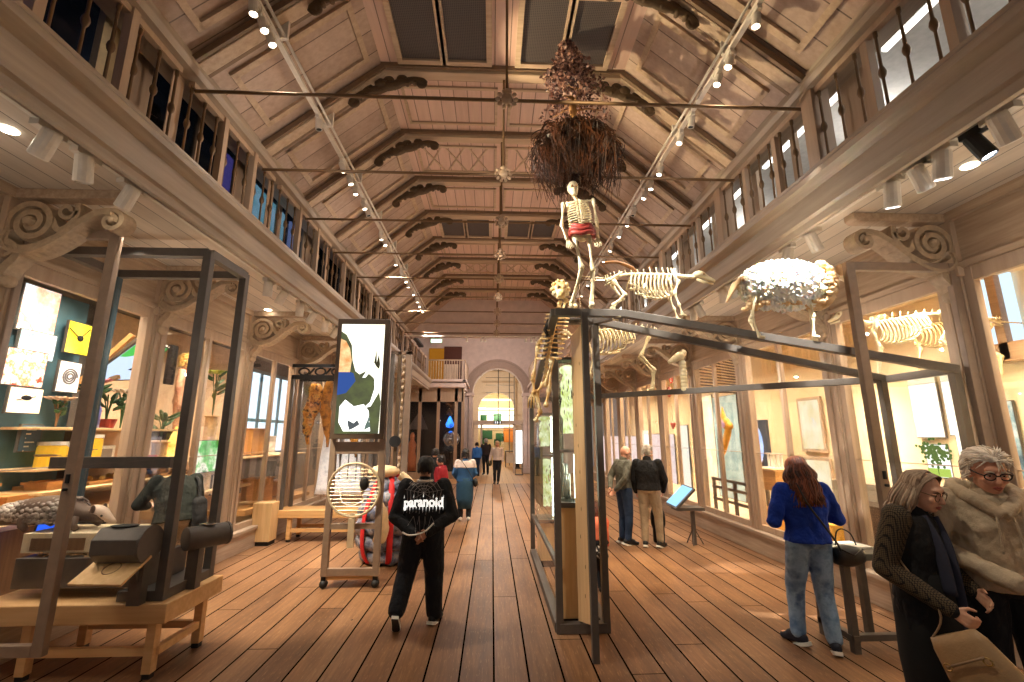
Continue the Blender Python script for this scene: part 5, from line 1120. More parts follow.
# ---- long bench with hides case
table('long_bench','long honey-coloured bench with legs along the left wall carrying the hides',-4.05,-2.0,9.1,9.7,.56,.14,[(-3.75,9.16),(-3.75,9.62),(-2.1,9.16),(-2.1,9.62)],M_oakx)
t=thing('wooden_block','tall plain wooden block beside the long bench','block',(-4.12,8.98,0))
m=MB();m.box((0,0,.4),(.34,.3,.66));m.build('body',M_pine,t,bev=.008);m=MB();m.box((0,0,.035),(.3,.26,.07));m.build('base',M_black,t)
t=thing('hide_rack','black-framed rack with carved top rail holding the animal hides','rack',(-3.2,9.45,.56))
for x in(-3.95,-2.35):
    for y in(9.2,9.62): m=MB(True);m.b2(x-.03,x+.03,y-.03,y+.03,.56,3.1);m.build('post',M_dark,t)
m=MB(True);m.b2(-3.98,-2.32,9.17,9.23,3.02,3.1);m.b2(-3.98,-2.32,9.59,9.65,3.02,3.1);m.b2(-3.98,-2.32,9.17,9.23,3.26,3.32)
for k in range(5):
    x=-3.75+k*.32;m.ribbon([(x+.1*math.cos(a*PI/8),3.17+.07*math.sin(a*PI/8)) for a in range(17)],.03,(0,9.2,0),X_,Z_,.03);m.bar((x+.1,9.2,3.12),(x+.2,9.2,3.24),.03,.03)
m.build('top_rail',M_black,t)
m=MB(True);m.b2(-3.9,-2.4,9.195,9.2,.6,3.0);m.build('glass_pane',M_glass,t)
def hide(label,x,z0,z1,w,mat,seed,y=9.4):
    r=random.Random(seed);m=MB();n=16;rs=[]
    for k in range(n):
        u=k/(n-1);ww=w*(.55+.45*math.sin(u*PI*1.15+.3))*(1+.15*r.uniform(-1,1))*(1 if u<.85 else .6);cx_=x+.05*math.sin(u*5+seed);rs.append([V((cx_+ww*math.cos(a*PI/5),y+.05*math.sin(a*PI/5)+.03*math.sin(a*2+k),z1+(z0-z1)*u)) for a in range(10)])
    m.rings(rs);return tag(m.build('animal_hide',mat,smooth=True),label,'hide','hides hanging on the rack')
M_leo=prmat('leopard_hide',[(70,36,12),(206,132,46),(236,176,84),(60,32,12)],9);M_gold=prmat('golden_hide',[(110,58,16),(222,148,52),(96,48,14)],4)
hide('spotted hide hanging leftmost on the rack',-3.62,1.75,2.95,.15,M_leo,1);hide('dark golden hide hanging second on the rack',-3.3,1.7,3.0,.11,M_gold,3);hide('short golden hide with a pale middle third on the rack',-3.05,2.05,2.8,.12,M_gold,5);hide('long striped golden hide hanging rightmost on the rack',-2.7,1.5,2.85,.14,M_leo,8)
m=MB()
for k in range(2):
    rs=[]
    for j in range(12):
        u=j/11;ww=.14+.1*u;rs.append([V((-3.12+k*.42-.1+ww*math.cos(a*PI/6),9.5+.05*math.sin(a*PI/6)+.02*math.sin(a*3+j),2.1-1.3*u)) for a in range(12)])
    m.rings(rs)
tag(m.build('plastic_sheet',prmat('plastic_wrap',[(206,210,216),(250,250,252),(224,226,230)],5,.12),smooth=True),'crumpled white plastic sheeting below the hides','sheeting')
m=MB();m.tube(catmull([(-2.9,9.3,.95),(-2.85,9.25,.7),(-2.65,9.25,.62),(-2.45,9.3,.7)],6),.015,6);tag(m.build('white_string',M_card,smooth=True),'white cord trailing from the plastic sheeting','cord')
# ---- tables and stands on the right
t=thing('metal_reading_table','grey metal reading table with white sheets beside the blue-sweater visitor','table',(3.6,4.62,0))
x0,x1,y0,y1=3.26,3.8,4.42,4.9
m=MB(True);m.b2(x0,x1,y0,y1,.78,.84);m.build('top',flat('steel_grey_top',(104,104,98),.35,.4),t,bev=.005)
for x in(x0+.04,x1-.04):
    for y in(y0+.04,y1-.04): m=MB(True);m.b2(x-.03,x+.03,y-.03,y+.03,.0,.78);m.build('leg',M_dark,t)
m=MB(True);m.b2(x0,x1,y0+.02,y0+.08,.1,.15);m.b2(x0+.01,x0+.07,y0,y1,.1,.15);m.build('foot_rail',M_dark,t)
for k,(x,y) in enumerate(((3.38,4.55),(3.6,4.72))): m=MB();m.box((x,y,.853),(.2,.26,.015),Rm(0,0,.1));tag(m.build('paper_sheet',M_card),('white sheet nearer the visitor on the metal reading table','white sheet farther from the visitor on the metal reading table')[k],'paper')
t=thing('info_tablet','sloping blue tablet on a dark stand in front of the two older men','screen',(3.45,8.6,0))
m=MB();m.box((.0,0,.82),(.5,.42,.04),Rm(.1,-.75,0));m.build('screen_case',M_dark,t)
m=MB();m.box((-.022,0,.845),(.44,.36,.012),Rm(.1,-.75,0));m.build('screen',emit('tablet_blue',(150,200,236),1.2),t)
m=MB();m.box((.12,0,.62),(.5,.3,.05));m.box((.2,0,.31),(.06,.06,.62));m.build('stand',M_dark,t)
for a in(0,2.1,4.2): m=MB();m.tube([(.2,0,.3),(.2+.16*math.cos(a),.16*math.sin(a),.01)],.01,5);m.build('wire_leg',M_dark,t)
# ================================================================ PEOPLE
CLOUD=bpy.data.textures.new('folds','CLOUDS');CLOUD.noise_scale=.13
CLOUD2=bpy.data.textures.new('fine_folds','CLOUDS');CLOUD2.noise_scale=.05
def remesh(o,vox,disp=0,tex=None,smooth=2):
    r=o.modifiers.new('r','REMESH');r.mode='VOXEL';r.voxel_size=vox;r.use_smooth_shade=True
    s=o.modifiers.new('s','SMOOTH');s.iterations=smooth;s.factor=.5
    if disp:
        d=o.modifiers.new('d','DISPLACE');d.texture=tex or CLOUD;d.strength=disp;d.mid_level=.5;d.texture_coords='LOCAL'
    return o
SKIN=prmat('skin_light',[(222,164,134),(240,190,160)],9);SKINR=prmat('skin_ruddy',[(216,150,122),(234,178,150)],9);SKIND=prmat('skin_tan',[(168,112,84),(196,140,108)],9)
DEF=dict(head=(0,.02,1.6),neck=(0,0,1.46),chest=(0,0,1.27),waist=(0,0,1.07),pelvis=(0,0,.94),sL=(-.185,0,1.4),sR=(.185,0,1.4),eL=(-.235,-.03,1.13),eR=(.235,-.03,1.13),wL=(-.24,.04,.89),wR=(.24,.04,.89),hL=(-.09,0,.92),hR=(.09,0,.92),kL=(-.1,.02,.5),kR=(.1,.02,.5),aL=(-.1,-.02,.09),aR=(.1,-.02,.09),tL=(-.115,.15,.03),tR=(.115,.15,.03))
def hand(m,w,d,side,n,curl=.5,sc=1.):
    """palm, four unequal bent fingers and a thumb leaving the side of the palm"""
    w,d=V(w),V(d).normalized();side=V(side);side=(side-d*side.dot(d)).normalized();n=d.cross(side)*(1 if n>0 else -1)
    pc=w+d*.05*sc
    for k in(-1,0,1): m.cap(w+d*.012+side*k*.014*sc,w+d*.078*sc+side*k*.024*sc,.016*sc,.0145*sc,8)
    for k,L in enumerate((.068,.078,.073,.058)):
        b=w+d*.084*sc+side*(k-1.5)*-.019*sc;d1=(d*math.cos(curl*.7)+n*math.sin(curl*.7)).normalized();d2=(d*math.cos(curl*1.9)+n*math.sin(curl*1.9)).normalized()
        m.cap(b,b+d1*L*.52*sc,.0092*sc,.0085*sc,8);m.cap(b+d1*L*.52*sc,b+d1*L*.52*sc+d2*L*.5*sc,.0085*sc,.0075*sc,8)
    b=w+d*.025*sc+side*.028*sc;e=b+(d*.6+side*.75+n*.25).normalized()*.04*sc
    m.cap(b,e,.0125*sc,.0105*sc,8);m.cap(e,e+(d*.9+side*.2+n*.45).normalized()*.03*sc,.0105*sc,.0085*sc,8)
def torso(m,J,t,lo,hi,fat=1.,bust=0):
    """elliptical loft from pelvis to shoulders, lo..hi along pelvis=0 waist=1 chest=2 neck=3"""
    P=[J['pelvis'],J['waist'],J['chest'],J['neck']];sh=(J['sR']-J['sL']).normalized();hp=(J['hR']-J['hL']).normalized()
    prof=[(-.35,.15,.11),(0,.168*fat,.122*fat),(.5,.158*fat,.112*fat),(1,.148*fat,.105*fat),(1.5,.158*fat,.112*fat),(2,.172*fat,.118*fat+bust),(2.4,.178,.11),(2.72,.15,.09),(2.9,.09,.075),(3,.06,.06)]
    rs=[]
    for u,rx,ry in prof:
        if u<lo-1e-6 or u>hi+1e-6: continue
        k=max(0,min(2,int(math.floor(u))));f=u-k;c=P[k].lerp(P[k+1],f);ax=(P[min(3,k+1)]-P[k]).normalized();x=hp.lerp(sh,max(0,min(1,u/3))).normalized();y=ax.cross(x).normalized()*1
        rs.append([c+x*math.cos(a*PI/9)*(rx+t)+y*math.sin(a*PI/9)*(ry+t) for a in range(18)])
    m.rings(rs)
def person(label,loc,rz,h,J={},skin=SKIN,vox=.011,top=None,bottom=None,shoes=None,hair=None,face=True,hy=0,hp=0,hr=0,fat=1.,curl=(.5,.5),handside=(None,None),sleeve=1.,hem=0,bust=0,topfold=.018,shoesole=None,cuff=0,handn=(1,1),group=None,legt=.018,topt=.02,brow=None,cat='person'):
    t=thing('person',label,cat,loc,rz,group);k=h/1.72;Q={a:V(b)*k for a,b in{**DEF,**J}.items()};t['j']=0;del t['j']
    HR=Rm(0,0,hy)@Rm(hp,0,0)@Rm(0,hr,0);hc=Q['head']
    def hl(x,y,z): return hc+HR@(V((x,y,z))*k)
    m=MB();m.ell(hc+HR@V((0,-.012,.022))*k,(.076*k,.098*k,.098*k),HR,18,12);m.ell(hl(0,.03,-.045),(.058*k,.066*k,.07*k),HR,14,9);m.ell(hl(0,.055,-.085),(.036*k,.036*k,.028*k),HR,10,7)
    m.ell(hl(0,.075,.035),(.055*k,.02*k,.02*k),HR,10,6)
    for s in(-1,1):
        m.ell(hl(s*.079,-.005,-.008),(.012*k,.025*k,.035*k),HR,9,6);m.ell(hl(s*.038,.072,-.03),(.024*k,.016*k,.02*k),HR,8,6)
    m.cap(hl(0,.088,.012),hl(0,.108,-.03),.009*k,.015*k,8);m.ell(hl(0,.098,-.034),(.021*k,.013*k,.011*k),HR,8,6);m.ell(hl(0,.086,-.067),(.026*k,.012*k,.012*k),HR,8,6)
    m.cap(Q['neck']-V((0,.0,.04)),hl(0,-.015,-.06),.058*k,.054*k,12);torso(m,Q,-.005,-.35,3,fat,bust)
    for i,s in enumerate('LR'):
        sg=-1 if s=='L' else 1
        m.cap(Q['s'+s],Q['e'+s],.052*k,.042*k);m.cap(Q['e'+s],Q['w'+s],.041*k,.027*k);d=(Q['w'+s]-Q['e'+s]);sd=handside[i] or (0,1,0)
        hand(m,Q['w'+s],d,V(sd),handn[i]*(-sg),curl[i],k)
        m.cap(Q['h'+s],Q['k'+s],.084*k,.056*k,12);m.cap(Q['k'+s],Q['a'+s],.056*k,.037*k,12);m.cap(Q['a'+s]-V((0,0,.04*k)),Q['t'+s]+V((0,0,.01)),.034*k,.028*k)
    o=m.build('body',skin,t,smooth=True);remesh(o,max(.0065,vox*.72),0,None,3)
    if top:
        m=MB();torso(m,Q,topt,hem,2.9,fat,bust);m.cap(Q['neck']-V((0,0,.05)),Q['neck']-V((0,0,.0)),.085*k,.072*k,12)
        for s in'LR':
            m.cap(Q['s'+s],Q['e'+s],.062*k+topt*.5,.052*k+topt*.4,12);w=Q['e'+s].lerp(Q['w'+s],sleeve if sleeve<=1 else 1);m.cap(Q['e'+s],w,.052*k+topt*.4,.036*k+topt*.35,12)
        o=m.build('top',top,t,smooth=True);remesh(o,vox,topfold,None,2);t_top=o
    else: t_top=None
    if bottom:
        m=MB();torso(m,Q,.014,-.35,.9,fat)
        for s in'LR':
            m.cap(Q['h'+s],Q['k'+s],.09*k+legt,.06*k+legt,14);m.cap(Q['k'+s],Q['k'+s].lerp(Q['a'+s],.93),.058*k+legt,.042*k+legt,14)
        o=m.build('trousers',bottom,t,smooth=True);remesh(o,vox,.014,CLOUD,2)
    if shoes:
        for s in'LR':
            a=Q['a'+s];b=Q['t'+s];d=(b-a);d.z*=1;m=MB();hl_=a-d.normalized()*.05*k+V((0,0,-.045*k))
            m.cap(a+V((0,0,-.01)),hl_+V((0,0,.01)),.045*k,.042*k);m.cap(hl_,b,.043*k,.036*k);m.cap(a,a.lerp(b,.55)+V((0,0,.01)),.046*k,.04*k)
            so=m.build('shoe',shoes,t,smooth=True);remesh(so,.01,0,None,2)
            if shoesole:
                m=MB();dn=d.normalized();up=V((0,0,1))-dn*dn.z;up.normalize();sd=dn.cross(up)
                pl=[(-.075,-.03),(-.06,.035),(.06,.042),(.17,.045),(.215,.02),(.215,-.02),(.17,-.042),(.06,-.036),(-.06,-.035)]
                bot=hl_-up*.04*k;m.prism([(x*k,y*k) for x,y in pl],bot+dn*.02,dn,sd,.03*k);m.build('sole',shoesole,so);m=MB();m.prism([(x*k*.95,y*k*.9) for x,y in pl],bot+dn*.02-up*.0155*k,dn,sd,.004);m.build('tread',S_blk,so)
    if face:
        for s in(-1,1):
            m=MB();m.ell(hl(s*.032,.077,.003),(.0145*k,.008*k,.008*k),HR,10,6);e=m.build('eye',flat('eye_white',(232,226,216),.3),t,smooth=True);m=MB();m.ell(hl(s*.032,.0775,.0085),(.0165*k,.0105*k,.0075*k),HR,10,6);m.build('eyelid',skin,t,smooth=True)
            m=MB();m.ell(hl(s*.032,.0845,.003),(.0065*k,.003*k,.0065*k),HR,8,5);m.build('iris',flat('eye_iris',(50,38,30),.2),e,smooth=True)
            m=MB();m.tube([hl(s*.014,.09,.022),hl(s*.034,.09,.028),hl(s*.054,.078,.02)],[.004*k,.0055*k,.003*k],6);m.build('eyebrow',brow or flat('brow_grey',(120,100,84),.8),t,smooth=True)
        m=MB();m.tube([hl(-.024,.09,-.066),hl(-.008,.098,-.062),hl(0,.0985,-.064),hl(.008,.098,-.062),hl(.024,.09,-.066)],[.003*k,.006*k,.006*k,.006*k,.003*k],7);m.tube([hl(-.02,.09,-.069),hl(0,.097,-.075),hl(.02,.09,-.069)],[.003*k,.0075*k,.003*k],7);m.build('lips',flat('lips',(168,92,82),.5),t,smooth=True)
    if hair: hair(t,hl,k,HR,Q)
    t['_']=0;del t['_'];return t,Q,hl,k,HR,t_top
def short_hair(mat,vol=1.,front=True,n=150,low=-.05):
    def f(t,hl,k,HR,Q):
        m=MB();m.ell(hl(0,-.028,.035),(.083*k*vol,.094*k*vol,.098*k*vol),HR,16,10)
        r=random.Random(3)
        for i in range(n):
            a=r.uniform(-PI,PI);z=r.uniform(low,.12);R0=math.sqrt(max(.05,1-((z-.03)/.105)**2)) if z>.03 else 1
            x,y=math.sin(a)*.083*R0,-math.cos(a)*.1*R0-.012
            if y>.05 and z<.065: continue
            m.ell(hl(x*vol,y*vol,z),(.02*k,.02*k,.017*k),HR,6,4)
        o=m.build('hair',mat,t,smooth=True);remesh(o,.009,.012,CLOUD2,1)
    return f
def long_hair(mat,length=.36,n=240,spread=.09,front=False,side=True,wave=.02,seed=4,rng=2.1,back=0,mat2=None):
    def f(t,hl,k,HR,Q):
        r=random.Random(seed);m=MB();m.ell(hl(0,-.033,.028),(.081*k,.092*k,.095*k),HR,16,10);m.ell(hl(0,-.06,-.07),(.085*k,.06*k,.12*k),HR,14,8);o=m.build('hair',mat,t,smooth=True)
        m=MB();m0=m;m1=MB()
        for i in range(n):
            m=m1 if mat2 and i%3==0 else m0;a=r.uniform(-rng,rng);x,y=math.sin(a),-math.cos(a);L=length*r.uniform(.7,1.05);s=1+spread*r.uniform(.2,2);w=wave*r.uniform(-1,1)
            p=[hl(x*.012,y*.012-.0,.131),hl(x*.075,y*.09-.01,.095),hl(x*.09,y*.108-.012,.03),hl(x*(.09*s)+w,y*.112*s-.012,-.07),hl(x*(.1+back*.3)*s-w*.8,y*.11*s-.015-back*.6,-.07-L*.45),hl(x*(.1+back*.5)*s+w*1.4,y*.1*s-.01-back,-.07-L)]
            m.tube(catmull(p,3),[.007*k]*6+[.0095*k]*5+[.008*k]*3+[.006*k,.003*k],5,.7)
        for i in range(n//3):
            m=m1 if mat2 and i%5==0 else m0;s=-1 if i%2 else 1;q=r.random();w=wave*r.uniform(-1,1)
            p=[hl(s*.006,.062-.04*q,.118+.006*q),hl(s*.05,.055-.04*q,.102),hl(s*.083,.034-.03*q,.055),hl(s*.098,.02-.03*q,-.03),hl(s*(.1+.3*w),-.005-.03*q,-.1),hl(s*(.115-w+back*.2),-.02-.03*q-back*.1,-.07-length*.5),hl(s*(.12+back*.3)+w,-.03-back*.2,-.07-length*r.uniform(.75,1))]
            m.tube(catmull(p,3),[.006*k]*6+[.009*k]*6+[.008*k]*4+[.006*k,.004*k,.003*k],5,.7)
        m0.build('strands',mat,o,smooth=True)
        if mat2: m1.build('highlights',mat2,o,smooth=True)  # paler strands paint the highlights into the hair colour
    return f
def strand_hair(mat,n=420,L=.05,vol=1.,line=.05,fluff=.012,low=-.07,seed=2,rad=.006):
    def f(t,hl,k,HR,Q):
        r=random.Random(seed);m=MB();m.ell(hl(0,-.03,.033),(.08*k*vol,.09*k*vol,.096*k*vol),HR,18,12);o=m.build('hair',mat,t,smooth=True);m=MB()
        for i in range(n):
            a=r.uniform(-PI,PI);z=r.uniform(low,.118);R0=math.sqrt(max(.03,1-((z-.03)/.1)**2)) if z>.03 else 1
            x,y=math.sin(a)*.083*R0*vol,-math.cos(a)*.099*R0*vol-.016
            if y>line-.02 and z<.075: continue
            if y>.01 and z<.03: continue
            d=V((x,y+.016,(z-.03)*.6)).normalized();tn=V((math.copysign(.4,x)*abs(math.sin(a)),-.55,-.65 if z<.08 else -.2)).normalized();tn=(tn-d*tn.dot(d)).normalized();q=V((x,y,z))
            pts=[q-tn*L*.5,q+d*fluff*.6,q+tn*L*.5+d*fluff*r.uniform(.2,1.2),q+tn*L*(.9+.3*r.random())+d*fluff*r.uniform(-.4,1)]
            m.tube([hl(*p) for p in catmull(pts,3)],[rad*k]*6+[rad*.8*k,rad*.6*k,rad*.4*k,rad*.3*k],5,.6)
        m.build('strands',mat,o,smooth=True)
    return f
H_blk=flat('hair_black',(26,20,18),.5);H_brn=prmat('hair_auburn',[(62,30,20),(112,58,38),(44,22,16)],14);H_gb=prmat('hair_greybrown',[(112,88,70),(160,134,112),(98,76,60)],14);H_wht=prmat('hair_white',[(232,216,196),(252,244,232)],12);H_gry=prmat('hair_grey',[(150,138,124),(206,196,182)],12)
C_blk=cloth('black_cloth',(25,24,26));C_nvy=cloth('black_trouser',(22,23,29));C_blue=cloth('royal_blue_knit',(22,64,178),.9,1);C_jean=prmat('faded_jeans',[(96,132,176),(146,178,212),(78,110,154)],5);C_bei=cloth('beige_hoodie',(196,178,152),.9,1,8);C_gry=cloth('grey_green_knit',(100,98,86));C_khk=cloth('khaki_trouser',(176,158,132));C_dj=cloth('dark_jeans',(34,54,84));C_grn=cloth('dark_green_fleece',(25,31,25));S_blk=flat('black_shoe',(26,26,28),.5);S_wht=flat('white_sole',(228,224,214),.6)
def plaid():
    n=NT('speckled_cardigan');x,y,z=n.sep(n.co());K=2*PI/.021
    f=n.ma('MULTIPLY',n.ma('MULTIPLY',n.ma('SINE',n.ma('MULTIPLY',x,K)),n.ma('SINE',n.ma('MULTIPLY',y,K))),n.ma('SINE',n.ma('MULTIPLY',z,K)))
    return n.pr(n.mix(n.ma('GREATER_THAN',n.ma('ABSOLUTE',f),.18),srgb(23,20,18),srgb(92,76,54)),.9)
# --- 1 man in the printed black jacket
L1=(-.72,5.2,0)
t,Q,hl,k,HR,tp=person('person in black jacket with white web print walking away, hands clasped behind the back',L1,.05,1.70,dict(sL=(-.2,0,1.41),sR=(.2,0,1.41),eL=(-.3,-.07,1.1),eR=(.31,-.07,1.11),wL=(-.08,-.215,.95),wR=(.07,-.22,.97),aL=(-.23,-.16,.2),tL=(-.235,-.0,.045),kL=(-.17,.04,.52),aR=(.13,.1,.09),tR=(.19,.26,.03),kR=(.12,.1,.51)),SKIND,top=C_blk,bottom=C_nvy,shoes=S_blk,shoesole=S_wht,hair=strand_hair(H_blk,500,.03,1.0,.05,.006,-.045),hem=-.2,fat=1.1,handside=((0,0,1),(0,0,1)),legt=.045,topt=.045,curl=(.9,.9))
def back_project(mb_pts,o,y0=-.17):
    pass
fc=bpy.data.curves.new('lettering','FONT');fc.body='paranoid';fc.size=.1;fc.align_x='CENTER';fc.space_character=.98;fc.extrude=.0;fc.offset=.0035;fc.resolution_u=3
fo=bpy.data.objects.new('lettering',fc);COL.objects.link(fo)
dg=bpy.context.evaluated_depsgraph_get();me=bpy.data.meshes.new_from_object(fo.evaluated_get(dg));COL.objects.unlink(fo);bpy.data.objects.remove(fo)
M_prt=flat('white_print',(222,206,196),.7)
import bmesh
def on_back(me,name,zc,mat,curve=True):
    bm=bmesh.new();bm.from_mesh(me);bmesh.ops.subdivide_edges(bm,edges=bm.edges,cuts=3,use_grid_fill=False);bmesh.ops.triangulate(bm,faces=bm.faces)
    for v in bm.verts:
        x,y=v.co.x,v.co.y;v.co=V((x*1.2,-.30,zc+y*1.35+(.02*math.cos(x*9) if curve else 0)))
    bm.to_mesh(me);bm.free();me.materials.clear();me.materials.append(mat);o=bpy.data.objects.new(name,me);COL.objects.link(o);o.parent=tp;WL[o.name]=V(L1)
    s=o.modifiers.new('w','SHRINKWRAP');s.target=tp;s.wrap_method='PROJECT';s.use_project_y=True;s.use_project_z=False;s.use_negative_direction=True;s.use_positive_direction=True;s.offset=.006;s.project_limit=.35
    d=o.modifiers.new('t','SOLIDIFY');d.thickness=.002;return o
def spikes(me):
    xs=sorted(v.co.x for v in me.vertices);x0,x1=xs[0],xs[-1];m=MB();r=random.Random(4)
    for i in range(13):
        x=x0+(x1-x0)*i/12;h=.02+.022*r.random()
        if i%3==0: m.add([(x-.003,.066,0),(x+.003,.066,0),(x+.001,.066+h,0)],[(0,1,2)])
        m.add([(x-.0035,.0,0),(x+.0035,.0,0),(x-.001,-h,0)],[(0,1,2)])
    q=bpy.data.meshes.new('spikes');q.from_pydata([tuple(v) for v in m.v],[],m.f);return q
sp_me=spikes(me);on_back(me,'lettering',1.185,M_prt);on_back(sp_me,'letter_spikes',1.185,M_prt)
def webmesh():
    m=MB();m2=[]
    def line(a,b,w=.0026):
        a,b=V((*a,0)),V((*b,0));d=(b-a);n=max(2,int(d.length/.02));p=V((-d.y,d.x,0)).normalized()*w/2
        for i in range(n): q,r=a+d*(i/n),a+d*((i+1)/n);m.add([q-p,r-p,r+p,q+p],[(0,1,2,3)])
    c=(.0,.1);R0=random.Random(5)
    sp=[(c[0]+math.cos(a)*L,c[1]+math.sin(a)*L) for a,L in((-.5,.17),(.1,.17),(.6,.14),(1.1,.12),(1.57,.1),(2.0,.12),(2.5,.14),(3.0,.17),(3.6,.17))]
    for p in sp: line(c,p)
    for f in(.3,.5,.7,.9):
        for a,b in zip(sp[:-1],sp[1:]): line((c[0]+(a[0]-c[0])*f,c[1]+(a[1]-c[1])*f),(c[0]+(b[0]-c[0])*f,c[1]+(b[1]-c[1])*f),.003)
    for x in(-.08,-.03,.02,.07): line((x,-.07),(x*.5,-.07-.1-R0.random()*.05),.0026);line((x,-.07),(x*1.5,-.13),.0026)
    for x in [-.17+i*.0283 for i in range(13)]: line((x,.05),(x+.003,.06+.02*R0.random()),.004);line((x,-.03),(x-.003,-.04-.02*R0.random()),.004)
    me=bpy.data.meshes.new('web');me.from_pydata([tuple(v) for v in m.v],[],m.f);return me
on_back(webmesh(),'web_print',1.2,flat('grey_web_print',(150,140,134),.8),False)
m=MB();m.tube([(.075*math.cos(a*PI/8),-.005+.068*math.sin(a*PI/8),1.445) for a in range(17)],.014,7);m.build('collar',flat('white_collar',(216,206,196),.8),t,smooth=True)
m=MB();m.tube(catmull([(-.19,-.235,.965),(-.12,-.27,.945),(-.03,-.285,.955),(.05,-.27,.985),(.12,-.24,1.05)],5),.014,7,.6);m.build('cuff_trim',flat('silver_trim',(214,206,190),.4),t,smooth=True)
# --- 2 woman in white and blue jacket
t,Q,hl,k,HR,tp=person('person in white and blue jacket and teal skirt seen from behind on the plank walkway',(-.62,11.1,0),.1,1.6,dict(eL=(-.28,-.02,1.13),eR=(.26,0,1.13),wL=(-.2,.14,1.0),wR=(.16,.16,1.02)),vox=.014,top=flat('blue_jacket',(46,92,138),.8),bottom=C_nvy,shoes=flat('grey_shoe',(190,186,180)),hair=short_hair(H_blk,1.08,low=-.1),face=False,hem=-.1,fat=1.1)
m=MB();m.lathe([(.15,.28),(.2,.5),(.2,.8),(.17,.95)],(0,0,0),18,None,1,.85);m.build('skirt',flat('teal_skirt',(36,72,96),.9,bump=.4),t,smooth=True)
m=MB();torso(m,{a:b for a,b in Q.items()},.034,2.0,2.9,1.1);m.cap(Q['sL'],Q['sL'].lerp(Q['eL'],.4),.078,.07);m.cap(Q['sR'],Q['sR'].lerp(Q['eR'],.4),.078,.07);o=m.build('yoke',flat('white_yoke',(222,206,196),.9),t,smooth=True);remesh(o,.014,.012)
m=MB();m.tube(catmull([(-.1,-.16,1.36),(.05,-.19,1.15),(.2,-.12,.9)],6),.014,6,.5);m.ell((.24,-.05,.85),(.06,.1,.1));m.build('bag',S_blk,t,smooth=True)
# --- 3 red top and the dark figure beside
p=gy(441,470,10.2)
person('person in red top seen in profile behind the black-jacket man',(p.x,10.2,0),1.2,1.5,vox=.014,top=flat('crimson_top',(158,30,42),.85),bottom=C_nvy,shoes=S_blk,hair=short_hair(H_blk,1.04),face=True)
p=gy(435,470,11.6);person('person in black standing beyond the red-top visitor',(p.x,11.6,0),.6,1.6,vox=.016,top=C_blk,bottom=C_nvy,shoes=S_blk,hair=short_hair(H_blk,1.05),face=False)
# --- 4 woman walking towards us, far group
t,Q,hl,k,HR,tp=person('person in pale blouse and black trousers walking towards the camera under the arch',(.22,19.3,0),PI-.1,1.68,dict(eR=(.27,.0,1.14),wR=(.3,.1,.95),kL=(-.08,.08,.5),aL=(-.05,.1,.09),tL=(-.05,.28,.03)),vox=.016,top=flat('pale_blouse',(214,198,190),.8),bottom=C_nvy,shoes=S_blk,hair=short_hair(prmat('hair_blonde',[(206,176,130),(232,206,166)],9),1.1,low=-.12),hem=-.2)
m=MB();m.ell((.3,.0,.82),(.1,.16,.14));m.tube([(.25,0,.92),(.2,0,1.4)],.014,6);m.build('bag',flat('olive_bag',(70,72,50),.7),t,smooth=True)
person('person in dark clothes with fair hair walking away at the arch',(-.3,23.4,0),.2,1.75,dict(kL=(-.1,-.02,.5),aL=(-.12,-.22,.14)),vox=.018,top=flat('dark_brown_top',(50,40,38),.9),bottom=C_nvy,shoes=S_blk,hair=short_hair(H_gry,1.05),face=False)
person('person in blue top standing left of the dark-clothed one at the arch',(-.72,22.6,0),.5,1.58,vox=.018,top=flat('bright_blue_top',(44,110,190),.8),bottom=C_dj,shoes=S_blk,hair=short_hair(H_blk,1.05),face=False)
person('person in dark clothes standing by the counter beyond the arch',(1.5,27.5,0),2.,1.7,vox=.02,top=C_blk,bottom=C_nvy,shoes=S_blk,hair=short_hair(H_blk,1.05),face=False)
# --- 5 two older men
person('bald person in grey-green jumper and dark jeans, hands behind the back',(2.44,8.7,0),-1.3,1.74,dict(eL=(-.25,-.12,1.14),eR=(.25,-.12,1.14),wL=(-.1,-.22,.96),wR=(.1,-.22,.95),head=(0,.07,1.58),neck=(0,.02,1.46)),SKINR,vox=.012,top=C_gry,bottom=C_dj,shoes=S_blk,shoesole=S_wht,hair=None,hp=-.35,face=True,hem=-.1,handside=((0,0,1),(0,0,1)))
t,Q,hl,k,HR,tp=person('grey-haired person in black jacket and beige trousers beside the bald one',(2.82,8.45,0),-.5,1.76,dict(eL=(-.27,.02,1.13),eR=(.27,.04,1.13),wL=(-.24,.1,.9),wR=(.22,.16,.92),aR=(.14,.04,.09),tR=(.19,.2,.03),kR=(.13,.05,.5),head=(.01,.06,1.59)),vox=.012,top=C_blk,bottom=C_khk,shoes=S_blk,shoesole=S_wht,hair=strand_hair(H_gry,400,.035,1.0,.05,.006,-.07),hp=-.3,hy=-.5,face=True,hem=-.15,fat=1.12,topt=.035)
t=thing('backpack','black bag standing on the floor between the two older men','bag',(3.06,8.75,0))
m=MB();m.ell((0,0,.42),(.14,.1,.26));m.cap((-.06,0,.05),(-.03,0,.35),.05,.08);m.cap((.06,0,.05),(.03,0,.35),.05,.08);o=m.build('body',C_blk,t,smooth=True);remesh(o,.016,.01)
m=MB();m.tube(catmull([(-.05,-.02,.64),(0,-.03,.74),(.05,-.02,.64)],5),.012,6);m.build('handle',S_blk,t,smooth=True)
